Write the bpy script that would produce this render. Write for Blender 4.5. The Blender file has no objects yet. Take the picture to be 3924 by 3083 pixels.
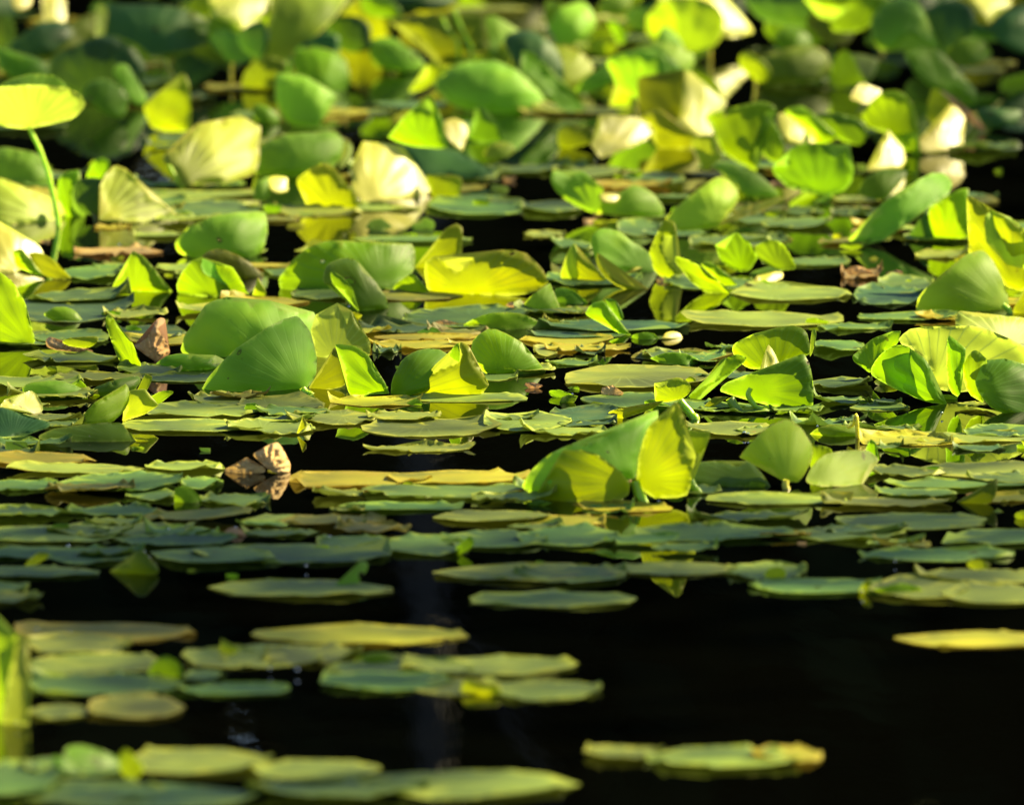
import bpy, math, random
from mathutils import Vector, noise
from mathutils.geometry import delaunay_2d_cdt
R = math.radians
S = bpy.context.scene
COL = S.collection
# ---------------------------------------------------------------- camera, sky, sun, exposure
CAM_H, PITCH, LENS = 1.65, R(8.0), 300.0
cam = bpy.data.cameras.new("camera")
cam.lens = LENS; cam.sensor_width = 36.0; cam.clip_end = 2000; cam.clip_start = 0.1
cam.dof.use_dof = True; cam.dof.focus_distance = 11.9; cam.dof.aperture_fstop = 6.0
co = bpy.data.objects.new("camera", cam); COL.objects.link(co)
co.location = (0, 0, CAM_H); co.rotation_euler = (R(90) - PITCH, 0, 0)
S.camera = co
SUN_EL, SUN_AZ = R(36), R(60)          # azimuth measured from +Y (away from the camera) towards +X
w = bpy.data.worlds.new("World"); S.world = w; w.use_nodes = True
nt = w.node_tree
sky = nt.nodes.new("ShaderNodeTexSky"); sky.sky_type = 'NISHITA'; sky.sun_disc = False
sky.sun_elevation = SUN_EL; sky.sun_rotation = SUN_AZ
sky.air_density = 1.0; sky.dust_density = 0.6; sky.ozone_density = 1.5
bg = nt.nodes["Background"]; bg.inputs[1].default_value = 0.05
nt.links.new(sky.outputs[0], bg.inputs[0])
sl = bpy.data.lights.new("sun", 'SUN'); sl.energy = 5.0; sl.angle = R(0.5); sl.color = (1.0, 0.84, 0.46)
so = bpy.data.objects.new("sun", sl); COL.objects.link(so)
sd = Vector((math.sin(SUN_AZ) * math.cos(SUN_EL), math.cos(SUN_AZ) * math.cos(SUN_EL), math.sin(SUN_EL)))
so.rotation_euler = sd.to_track_quat('Z', 'Y').to_euler(); so.location = (5, 20, 10)
S.view_settings.view_transform = 'Standard'; S.view_settings.look = 'None'
S.view_settings.exposure = 1.78; S.view_settings.gamma = 1.0; S.view_settings.use_curve_mapping = False
S.render.engine = 'CYCLES'
S.cycles.max_bounces = 10; S.cycles.transmission_bounces = 6; S.cycles.sample_clamp_indirect = 4.0
# ---------------------------------------------------------------- pixel -> world (photograph is 3924 x 3083)
CP, SP = math.cos(PITCH), math.sin(PITCH)
def ray(x, y):
    a = (x - 1962.0) / 3924.0 * 36.0 / LENS; b = (1541.5 - y) / 3924.0 * 36.0 / LENS
    return Vector((a, CP + b * SP, -SP + b * CP))
def at_depth(x, y, Y):
    d = ray(x, y); t = Y / d.y
    return Vector((d.x * t, Y, CAM_H + d.z * t))
def at_water(x, y, z=0.0):
    d = ray(x, y); t = -(CAM_H - z) / d.z
    return Vector((d.x * t, d.y * t, z))
TILES = {}
for r_, y0 in (('A', 0), ('B', 700), ('C', 1450)):
    for i_, x0 in enumerate((0, 1000, 2000, 2924)): TILES[r_ + str(i_ + 1)] = (x0, y0, 2.135)
TILES['D5'] = (0, 2250, 2.05); TILES['D6'] = (1000, 2250, 1.5529); TILES['D7'] = (2400, 2250, 1.4265)
def T(tile, x, y):
    x0, y0, s = TILES[tile]; return (x0 + x / s, y0 + y / s)
# ---------------------------------------------------------------- materials
def nd(t, kind, **kw):
    n = t.nodes.new(kind)
    for k, v in kw.items():
        if k in n.inputs.keys(): n.inputs[k].default_value = v
        else: setattr(n, k, v)
    return n
def math_(t, op, a, b=None, c=None):
    n = t.nodes.new("ShaderNodeMath"); n.operation = op
    for i, v in enumerate((a, b, c)):
        if v is None: continue
        if isinstance(v, (int, float)): n.inputs[i].default_value = v
        else: t.links.new(v, n.inputs[i])
    return n.outputs[0]
def mixc(t, f, a, b, mode='MIX'):
    n = t.nodes.new("ShaderNodeMix"); n.data_type = 'RGBA'; n.blend_type = mode
    for i, v in ((0, f), (6, a), (7, b)):
        if isinstance(v, (int, float)): n.inputs[i].default_value = v
        elif isinstance(v, tuple): n.inputs[i].default_value = (*v, 1)
        else: t.links.new(v, n.inputs[i])
    return n.outputs[2]
def leaf_mat(name, base, trans, tf, rough, rim, spot=(0.10, 0.05, 0.015), spots=0.3, wax=0.6, vein=0.35, nveins=44, holes=0.742):
    m = bpy.data.materials.new(name); m.use_nodes = True; t = m.node_tree; L = t.links.new
    for n in list(t.nodes):
        if n.type != 'OUTPUT_MATERIAL': t.nodes.remove(n)
    out = t.nodes["Material Output"]
    uv = nd(t, "ShaderNodeUVMap", uv_map="leaf")
    sp = t.nodes.new("ShaderNodeSeparateXYZ"); L(uv.outputs[0], sp.inputs[0])
    u, v = sp.outputs[0], sp.outputs[1]
    geo = nd(t, "ShaderNodeTexCoord"); oi = nd(t, "ShaderNodeObjectInfo")
    nz = nd(t, "ShaderNodeTexNoise", Scale=14.0, Detail=3.0); L(geo.outputs['Object'], nz.inputs['Vector'])
    fine = nd(t, "ShaderNodeTexNoise", Scale=95.0, Detail=4.0, Roughness=0.65); L(geo.outputs['Object'], fine.inputs['Vector'])
    big = nd(t, "ShaderNodeTexNoise", Scale=7.0, Detail=2.0); L(geo.outputs['Object'], big.inputs['Vector'])
    ang = math_(t, 'ARCTAN2', v, u)
    angn = math_(t, 'ADD', ang, math_(t, 'MULTIPLY', math_(t, 'SUBTRACT', nz.outputs[0], 0.5), 0.12))
    sn = math_(t, 'ABSOLUTE', math_(t, 'SINE', math_(t, 'MULTIPLY', angn, nveins / 2)))
    vn = math_(t, 'POWER', math_(t, 'SUBTRACT', 1.0, sn), 5.0)
    r = math_(t, 'SQRT', math_(t, 'ADD', math_(t, 'MULTIPLY', u, u), math_(t, 'MULTIPLY', v, v)))
    fade = math_(t, 'MINIMUM', 1.0, math_(t, 'MULTIPLY', r, 3.0))
    fade2 = nd(t, "ShaderNodeMapRange"); fade2.inputs[1].default_value = 0.35; fade2.inputs[2].default_value = 1.1
    fade2.inputs[3].default_value = 1.0; fade2.inputs[4].default_value = 0.1; L(r, fade2.inputs[0])
    vmask = math_(t, 'MULTIPLY', math_(t, 'MULTIPLY', vn, fade), fade2.outputs[0])
    att = nd(t, "ShaderNodeAttribute", attribute_name="rim")
    rm = math_(t, 'POWER', att.outputs['Fac'], 1.5)
    # colour: large patches, fine mottling, per-leaf variation
    hv = nd(t, "ShaderNodeHueSaturation")
    L(math_(t, 'ADD', 0.474, math_(t, 'MULTIPLY', oi.outputs['Random'], 0.03)), hv.inputs['Hue'])
    L(math_(t, 'ADD', 0.8, math_(t, 'MULTIPLY', oi.outputs['Random'], 0.4)), hv.inputs['Value'])
    dark = tuple(c * 0.58 for c in base); lite = (min(1, base[0] * 1.6 + .015), min(1, base[1] * 1.5 + .02), base[2] * 1.1)
    pr = nd(t, "ShaderNodeMapRange"); pr.inputs[1].default_value = 0.32; pr.inputs[2].default_value = 0.68; L(big.outputs[0], pr.inputs[0])
    c1 = mixc(t, pr.outputs[0], dark, lite)
    yl = nd(t, "ShaderNodeMapRange"); yl.inputs[1].default_value = 0.56; yl.inputs[2].default_value = 0.72; L(nz.outputs[0], yl.inputs[0])
    ylm = math_(t, 'MULTIPLY', yl.outputs[0], 0.5)
    c1 = mixc(t, ylm, c1, (min(1, base[0] * 1.5 + .05), min(1, base[1] * 1.15 + .04), base[2] * .5))
    c1 = mixc(t, math_(t, 'MULTIPLY', vmask, vein), c1, tuple(min(1, c * 2.2 + 0.06) for c in base))
    c1 = mixc(t, rm, c1, rim)
    L(c1, hv.inputs['Color'])
    sr = nd(t, "ShaderNodeMapRange"); sr.inputs[1].default_value = 0.66; sr.inputs[2].default_value = 0.74; L(fine.outputs[0], sr.inputs[0])
    hole = nd(t, "ShaderNodeTexNoise", Scale=23.0, Detail=2.5, Roughness=0.6); L(geo.outputs['Object'], hole.inputs['Vector'])
    ho = nd(t, "ShaderNodeVectorMath", operation='ADD'); L(geo.outputs['Object'], ho.inputs[0])
    cb = t.nodes.new("ShaderNodeCombineXYZ"); L(math_(t, 'MULTIPLY', oi.outputs['Random'], 50.0), cb.inputs[0]); L(cb.outputs[0], ho.inputs[1])
    for q_ in (hole, nz, fine, big): L(ho.outputs[0], q_.inputs['Vector'])
    ring = math_(t, 'GREATER_THAN', hole.outputs[0], holes - .027)
    spm = math_(t, 'MAXIMUM', math_(t, 'MULTIPLY', sr.outputs[0], spots), math_(t, 'MULTIPLY', ring, 0.6))
    cf = mixc(t, spm, hv.outputs[0], spot)
    t2 = mixc(t, pr.outputs[0], tuple(c * 0.6 for c in trans), trans)
    t2 = mixc(t, ylm, t2, (min(1, trans[0] * 1.18 + .03), trans[1], trans[2]))
    t2 = mixc(t, math_(t, 'MULTIPLY', vmask, vein * 1.1), t2, tuple(c * 0.30 for c in trans))
    t2 = mixc(t, rm, t2, tuple(min(1, c * 1.25 + .05) for c in trans))
    t2 = mixc(t, spm, t2, spot)
    hv2 = nd(t, "ShaderNodeHueSaturation")
    L(math_(t, 'ADD', 0.474, math_(t, 'MULTIPLY', oi.outputs['Random'], 0.03)), hv2.inputs['Hue']); L(t2, hv2.inputs['Color'])
    b1 = nd(t, "ShaderNodeBump", Strength=0.16, Distance=0.0012)
    L(math_(t, 'ADD', math_(t, 'MULTIPLY', vmask, 1.0), math_(t, 'MULTIPLY', fine.outputs[0], 0.6)), b1.inputs['Height'])
    pb = nd(t, "ShaderNodeBsdfPrincipled", Roughness=rough); pb.inputs['Specular IOR Level'].default_value = wax
    L(math_(t, 'ADD', rough - 0.08, math_(t, 'MULTIPLY', nz.outputs[0], 0.16)), pb.inputs['Roughness'])
    L(cf, pb.inputs['Base Color']); L(b1.outputs[0], pb.inputs['Normal'])
    tr = nd(t, "ShaderNodeBsdfTranslucent"); L(hv2.outputs[0], tr.inputs['Color']); L(b1.outputs[0], tr.inputs['Normal'])
    mx = nd(t, "ShaderNodeMixShader"); mx.inputs[0].default_value = tf
    L(pb.outputs[0], mx.inputs[1]); L(tr.outputs[0], mx.inputs[2])
    tp = t.nodes.new("ShaderNodeBsdfTransparent"); m2 = t.nodes.new("ShaderNodeMixShader")   # insect holes eaten through the blade
    L(math_(t, 'GREATER_THAN', hole.outputs[0], holes), m2.inputs[0]); L(mx.outputs[0], m2.inputs[1]); L(tp.outputs[0], m2.inputs[2])
    L(m2.outputs[0], out.inputs[0])
    return m
M = {
 'g': leaf_mat("green_leaf",      (.065,.190,.006), (.30,.60,.003), .46, .50, (.16,.27,.02), wax=.22, vein=.5),
 'l': leaf_mat("glow_tinted_lime_leaf",       (.100,.260,.005), (.38,.72,.002), .52, .50, (.24,.36,.02), wax=.22, vein=.65),  # backlit glow mixed into the lime colour; given to leaves that shine through
 'y': leaf_mat("yellow_leaf",     (.185,.265,.006), (.50,.68,.003), .50, .50, (.34,.32,.03), spots=.6, wax=.22, vein=.8),
 'k': leaf_mat("backlight_tinted_leaf",    (.320,.430,.050), (.52,.72,.060), .50, .50, (.42,.44,.05), spots=.3, wax=.22, vein=.95, nveins=30),  # pale tint carries sunlight coming through the blade from behind
 't': leaf_mat("skylight_lightened_leaf",       (.150,.360,.028), (.50,.95,.010), .48, .60, (.22,.38,.04), wax=.3, vein=.16),  # green raised to bring the domes up to their skylit brightness
 'd': leaf_mat("shade_darkened_leaf",       (.022,.095,.030), (.09,.26,.008), .38, .55, (.06,.13,.02), wax=.22),  # colour lowered for leaves lying in shadow
 'o': leaf_mat("olive_leaf",      (.085,.135,.006), (.32,.42,.004), .46, .52, (.18,.18,.01), spots=.5, wax=.22, vein=.6),
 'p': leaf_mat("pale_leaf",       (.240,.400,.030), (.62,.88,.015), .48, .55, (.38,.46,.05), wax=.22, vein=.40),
 'w': leaf_mat("glare_whitened_leaf",      (.760,.800,.110), (.90,.92,.020), .38, .42, (.52,.62,.02), wax=.6, spots=.2, vein=.12),  # base pushed near white to paint the sun glare on these leaves
 'b': leaf_mat("withered_leaf",   (.560,.410,.210), (.60,.40,.120), .30, .65, (.34,.18,.06), spots=.12, vein=.25, wax=.2, holes=9.0),
}
PM = {
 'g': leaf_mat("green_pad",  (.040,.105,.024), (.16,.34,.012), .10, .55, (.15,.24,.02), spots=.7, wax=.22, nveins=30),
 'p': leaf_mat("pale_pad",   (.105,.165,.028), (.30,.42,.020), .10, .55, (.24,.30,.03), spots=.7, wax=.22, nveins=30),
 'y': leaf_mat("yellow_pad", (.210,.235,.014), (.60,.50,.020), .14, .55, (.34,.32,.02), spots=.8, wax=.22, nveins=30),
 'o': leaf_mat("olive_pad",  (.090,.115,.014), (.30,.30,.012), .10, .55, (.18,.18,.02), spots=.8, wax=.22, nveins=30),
 'd': leaf_mat("shadow_tinted_pad",   (.020,.066,.028), (.05,.12,.010), .10, .55, (.08,.14,.02), spots=.5, wax=.22, nveins=30),  # blue-green shadow tone baked into the pad colour
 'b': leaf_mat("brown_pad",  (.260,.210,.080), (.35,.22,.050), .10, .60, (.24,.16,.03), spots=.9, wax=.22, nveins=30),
}
def stem_mat(name, base):
    m = bpy.data.materials.new(name); m.use_nodes = True; t = m.node_tree; p = t.nodes["Principled BSDF"]
    tc = nd(t, "ShaderNodeTexCoord"); n = nd(t, "ShaderNodeTexNoise", Scale=60.0, Detail=3.0)
    t.links.new(tc.outputs['Object'], n.inputs['Vector'])
    t.links.new(mixc(t, n.outputs[0], tuple(c * .7 for c in base), tuple(min(1, c * 1.3) for c in base)), p.inputs['Base Color'])
    p.inputs['Roughness'].default_value = .38
    p.inputs['Subsurface Weight'].default_value = .8; p.inputs['Subsurface Scale'].default_value = .012
    p.inputs['Subsurface Radius'].default_value = (.9, 1, .1)
    return m
SM = {'l': stem_mat("lime_stem", (.32,.50,.012)), 'p': stem_mat("pale_stem", (.50,.78,.05)), 'y': stem_mat("yellow_stem", (.50,.46,.05)),
      'g': stem_mat("green_stem", (.15,.25,.015)), 'd': stem_mat("dark_stem", (.03,.06,.02)), 'b': stem_mat("dry_stem", (.38,.30,.14))}
# ---------------------------------------------------------------- helpers
def tag(o, label=None, cat=None, group=None, kind=None):
    if label: o['label'] = label
    if cat: o['category'] = cat
    if group: o['group'] = group
    if kind: o['kind'] = kind
    return o
def empty(name, loc):
    o = bpy.data.objects.new(name, None); o.empty_display_size = .05; o.location = loc; COL.objects.link(o); return o
def smooth_outline(pts, step):
    """closed Catmull-Rom through (x, y, corner) points, sampled about every `step`"""
    n = len(pts); out = []
    for i in range(n):
        p0, p1, p2, p3 = pts[i - 1], pts[i], pts[(i + 1) % n], pts[(i + 2) % n]
        a = p1 if p1[2] else p0; b = p2 if p2[2] else p3
        L = math.hypot(p2[0] - p1[0], p2[1] - p1[1]); k = max(1, int(L / step))
        for j in range(k):
            s = j / k; s2, s3 = s * s, s * s * s
            f = lambda q: 0.5 * (2 * p1[q] + (p2[q] - a[q]) * s + (2 * a[q] - 5 * p1[q] + 4 * p2[q] - b[q]) * s2 + (3 * p1[q] - a[q] - 3 * p2[q] + b[q]) * s3)
            out.append((f(0), f(1)))
    return out
def inside(poly, x, y):
    c = False; j = len(poly) - 1
    for i in range(len(poly)):
        xi, yi = poly[i]; xj, yj = poly[j]
        if (yi > y) != (yj > y) and x < (xj - xi) * (y - yi) / (yj - yi) + xi: c = not c
        j = i
    return c
def edge_dist(poly, x, y):
    return math.sqrt(min((px - x) ** 2 + (py - y) ** 2 for px, py in poly))
def sheet(outline, spacing, rnd, sy=1.0):
    """triangulated sheet inside a 2D outline -> verts2d, faces, rim"""
    n = len(outline)
    vs = [Vector(p) for p in outline]; ed = [(i, (i + 1) % n) for i in range(n)]
    xs = [p[0] for p in outline]; ys = [p[1] for p in outline]
    y = min(ys); row = 0
    while y < max(ys):
        x = min(xs) + (spacing * .5 if row % 2 else 0)
        while x < max(xs):
            px, py = x + rnd.uniform(-.15, .15) * spacing, y + rnd.uniform(-.15, .15) * spacing * sy
            if inside(outline, px, py):
                if min(((qx - px) ** 2 + ((qy - py) / sy) ** 2) for qx, qy in outline) > (spacing * .45) ** 2: vs.append(Vector((px, py)))
            x += spacing
        y += spacing * .87 * sy; row += 1
    r = delaunay_2d_cdt(vs, ed, [list(range(n))], 1, 1e-7, True)
    rim = [1.0 if any(k < n for k in src) else 0.0 for src in r[3]]
    return [tuple(v) for v in r[0]], r[2], rim
def link_mesh(name, verts, faces, mat, origin, parent=None, uvs=None, rim=None):
    o3 = Vector(origin)
    me = bpy.data.meshes.new(name); me.from_pydata([Vector(v) - o3 for v in verts], [], faces)
    me.polygons.foreach_set("use_smooth", [True] * len(me.polygons))
    if uvs:
        ul = me.uv_layers.new(name="leaf")
        for l in me.loops: ul.data[l.index].uv = uvs[l.vertex_index]
    if rim:
        a = me.attributes.new("rim", 'FLOAT', 'POINT'); a.data.foreach_set("value", rim)
    me.materials.append(mat); me.update()
    o = bpy.data.objects.new(name, me); COL.objects.link(o)
    if parent is not None: o.parent = parent; o.location = o3 - parent.location
    else: o.location = o3
    return o
def tube(name, pts, radii, mat, origin, parent=None, seg=12):
    P = []; RR = []                                    # Catmull-Rom through the points
    for i in range(len(pts) - 1):
        p0 = pts[max(0, i - 1)]; p1 = pts[i]; p2 = pts[i + 1]; p3 = pts[min(len(pts) - 1, i + 2)]
        for j in range(5):
            s = j / 5
            P.append(0.5 * (2 * p1 + (p2 - p0) * s + (2 * p0 - 5 * p1 + 4 * p2 - p3) * s * s + (3 * p1 - p0 - 3 * p2 + p3) * s ** 3))
            RR.append(radii[i] * (1 - s) + radii[i + 1] * s)
    P.append(pts[-1]); RR.append(radii[-1]); V = []; F = []
    for i, p in enumerate(P):
        d = (P[min(i + 1, len(P) - 1)] - P[max(i - 1, 0)]).normalized()
        a = d.cross(Vector((0, 1, 0))); a = a.normalized() if a.length > .05 else Vector((1, 0, 0)); b = d.cross(a).normalized()
        for k in range(seg):
            th = 2 * math.pi * k / seg; q = RR[i] * (1 + .05 * math.sin(3 * th + i)); V.append(p + a * math.cos(th) * q + b * math.sin(th) * q)
    for i in range(len(P) - 1):
        for k in range(seg): F.append((i * seg + k, i * seg + (k + 1) % seg, (i + 1) * seg + (k + 1) % seg, (i + 1) * seg + k))
    F.append(tuple(range(seg))); F.append(tuple(range((len(P) - 1) * seg, len(P) * seg)))
    return link_mesh(name, V, F, mat, origin, parent)
# ---------------------------------------------------------------- a standing leaf: an outline with its own distance, size, curl and lean
def blade(name, tile, base_y, matk, shape, org, outline, parent=None, extra=0.0, seed=0, mats=M):
    rnd = random.Random(seed)
    pts = [(*T(tile, x, y), c) for x, y, c in outline]
    ol = smooth_outline(pts, 7.0)
    xs = [p[0] for p in ol]; ys = [p[1] for p in ol]
    W, H = max(xs) - min(xs), max(ys) - min(ys)
    # slightly worn margin
    amp = min(4.0, rnd.choice((.010, .012, .020)) * max(W, H))
    ol = [(x + amp * noise.noise(Vector((x * .05, y * .05, seed))) * 1.5 + rnd.uniform(-.3, .3) * amp,
           y + amp * noise.noise(Vector((x * .05, y * .05, seed + 9.3))) * 1.5 + rnd.uniform(-.3, .3) * amp) for x, y in ol]
    gx, gy = sum(p[0] for p in ol) / len(ol), sum(p[1] for p in ol) / len(ol)
    for _ in range(rnd.choice((0, 1, 1, 2, 3)) if max(W, H) > 60 else 0):      # bites and tears in the margin above the water
        i0 = rnd.randrange(len(ol)); bx, by_ = ol[i0]; br = max(W, H) * rnd.uniform(.02, .05)
        if by_ > max(ys) - .3 * H: continue
        ol = [(x + (gx - x) / math.hypot(gx - x, gy - y) * br * (1 - (q / br) ** 2) * 1.1, y + (gy - y) / math.hypot(gx - x, gy - y) * br * (1 - (q / br) ** 2) * 1.1) if (q := math.hypot(x - bx, y - by_)) < br else (x, y) for x, y in ol]
    v2, F, rim = sheet(ol, max(5.0, min(14.0, max(W, H) / 30)), rnd)
    by = TILES[tile][1] + base_y / TILES[tile][2]
    ox, oy = T(tile, *org)
    Y0 = at_water(ox, by).y + extra
    c0 = at_depth(min(xs), max(ys), Y0); c1 = at_depth(max(xs), min(ys), Y0)
    w_, h_ = c1.x - c0.x, c1.z - c0.z; xm = (c0.x + c1.x) / 2; z0 = c0.z
    s_ = max(w_, h_)
    curl = rnd.choice((.05, .07, .09, -.05)) if min(W, H) > 30 else .03
    V = []; UV = []
    for x, y in v2:
        p = at_depth(x, y, Y0); dx = p.x - xm; dz = p.z - z0; t = max(0, min(1, dz / h_))
        dome = h_ * (1 - math.sqrt(max(0, 1 - (t * .98) ** 2)))
        if shape == 's': off = -.10 * dz + .45 * dome + .55 * dx * dx / s_ - .38 * dx
        elif shape == 'u': off = -1.1 * dz + .5 * dx * dx / s_ - .2 * dx
        elif shape == 'd': off = .10 * dz + .95 * dome + 1.0 * dx * dx / s_ + .15 * dx
        elif shape == 'c': off = .25 * dz + .6 * dome + 1.3 * dx * dx / s_ + .3 * dx
        elif shape == 'w': off = .85 * dz + .75 * dx + .35 * dome + .5 * dx * dx / s_
        elif shape == 'l': off = .35 * dz - .75 * dx * dx / s_ + .2 * dome
        elif shape == 'f': off = 1.7 * dz
        elif shape == 'r': off = .3 * dz + .55 * dx + .45 * dome + .3 * dx * dx / s_
        elif shape == 'b': off = .15 * dz + .9 * dx * dx / s_ + .25 * dx
        m_ = min((x - qx) ** 2 + (y - qy) ** 2 for qx, qy in ol) ** .5 / (.085 * max(W, H))
        if m_ < 1: off += s_ * curl * (1 - m_) ** 2 * (.6 + .9 * noise.noise(Vector((x, y, seed * 3)) * (.02)))
        off += s_ * .035 * noise.noise(Vector((dx, dz, seed * 1.7)) * (2.2 / s_) + Vector((0, 0, seed)))
        a = math.atan2(-(y - oy), x - ox + 1e-6); rr = math.hypot(x - ox, y - oy) / max(W, H)
        off += s_ * (.009 if shape in 'slu' else .005) * math.sin(a * 17 + .6 * noise.noise(Vector((rr * 3, seed, 0)))) * min(1, rr * 1.5)
        if matk == 'b': off += s_ * (.12 * noise.noise(Vector((dx, dz, seed)) * (4 / s_)) + .05 * noise.noise(Vector((dx, seed, dz)) * (13 / s_)) + .08 * abs(math.sin(a * 9)))
        off += .004 * noise.noise(Vector((dx, dz, seed)) * 28)
        d = ray(x, y); q = d * ((Y0 + off) / d.y); V.append(Vector((q.x, q.y, CAM_H + q.z)))
        UV.append(((x - ox) / max(W, H), -(y - oy) / max(W, H)))
    origin = parent.location if parent is not None else Vector((xm, Y0, 0))
    return link_mesh(name, V, F, mats[matk], origin, parent, UV, rim)
def stem(name, tile, base_y, matk, width, line, parent, extra=0.0):
    by = TILES[tile][1] + base_y / TILES[tile][2]
    lx, ly = line[-1]
    s = TILES[tile][2]; px = [T(tile, *q) for q in line]
    Y0 = at_water(px[-1][0], by).y + extra
    P = [at_depth(x, y, Y0 + .010 * (len(px) - 1 - i) / len(px)) for i, (x, y) in enumerate(px)]
    d = P[-1] - P[-2]
    if P[-1].z > -.01: P.append(P[-1] + Vector((d.x * .6, 0, -max(.03, P[-1].z + .02))))
    m_per = at_depth(px[-1][0] + 1, px[-1][1], Y0).x - at_depth(px[-1][0], px[-1][1], Y0).x
    r = width * .82 / s * m_per
    rad = [r * (1.0 - .12 * math.sin(i)) for i in range(len(P))]; rad[0] = r * .8
    return tube(name, P, rad, SM[matk], parent.location if parent is not None else P[-1], parent)
def parse(s):
    o = []
    for q in s.split():
        c = q.endswith('*'); x, y = q.rstrip('*').split(','); o.append((float(x), float(y), c))
    return o
LAND = []       # (x, y, short phrase) in photograph pixels: what the pads are described by
def build_leaves(text):
    groups = []
    for ln in text.strip().splitlines():
        if ln.startswith('#') or not ln.strip(): continue
        f = ln.split('|')
        (groups[-1].append(f) if f[0] in '+~' else groups.append([f]))
    for gi, g in enumerate(groups):
        kind, tile, by, ms, org, pts, label = g[0]
        label, _, short = label.partition('@')
        by = float(by); org = tuple(map(float, org.split(','))); pts = parse(pts)
        name = {'leaf': 'lily_leaf', 'umb': 'stalked_leaf', 'dead': 'withered_leaf', 'bud': 'withered_leaf'}[kind]
        cat = {'leaf': 'leaf', 'umb': 'leaf', 'dead': 'withered leaf', 'bud': 'withered leaf'}[kind]
        cx = sum(p[0] for p in pts) / len(pts); cy = max(p[1] for p in pts)
        if short: LAND.append((*T(tile, cx, min(cy, by)), short))
        mk, sh = ms.split()
        if len(g) == 1:
            o = blade(name, tile, by, mk, sh, org, pts, seed=gi)
        else:
            x, yb = T(tile, org[0], by); o = empty(name, at_water(x, yb))
            blade('blade', tile, by, mk, sh, org, pts, o, seed=gi)
            for k, f in enumerate(g[1:]):
                if f[0] == '+':
                    m2, s2 = f[1].split(); og = tuple(map(float, f[2].split(',')))
                    ex = .06 * (k + 1) if m2 + s2 in ('gf', 'df') else -.012 * (k + 1)
                    blade('lobe', tile, by, m2, s2, og, parse(f[3]), o, extra=ex, seed=gi * 7 + k)
                else:
                    stem('stem', tile, by, f[1], float(f[2]), [tuple(map(float, q.split(','))) for q in f[3].split()], o, extra=-.015)
        tag(o, label, cat)
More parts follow.
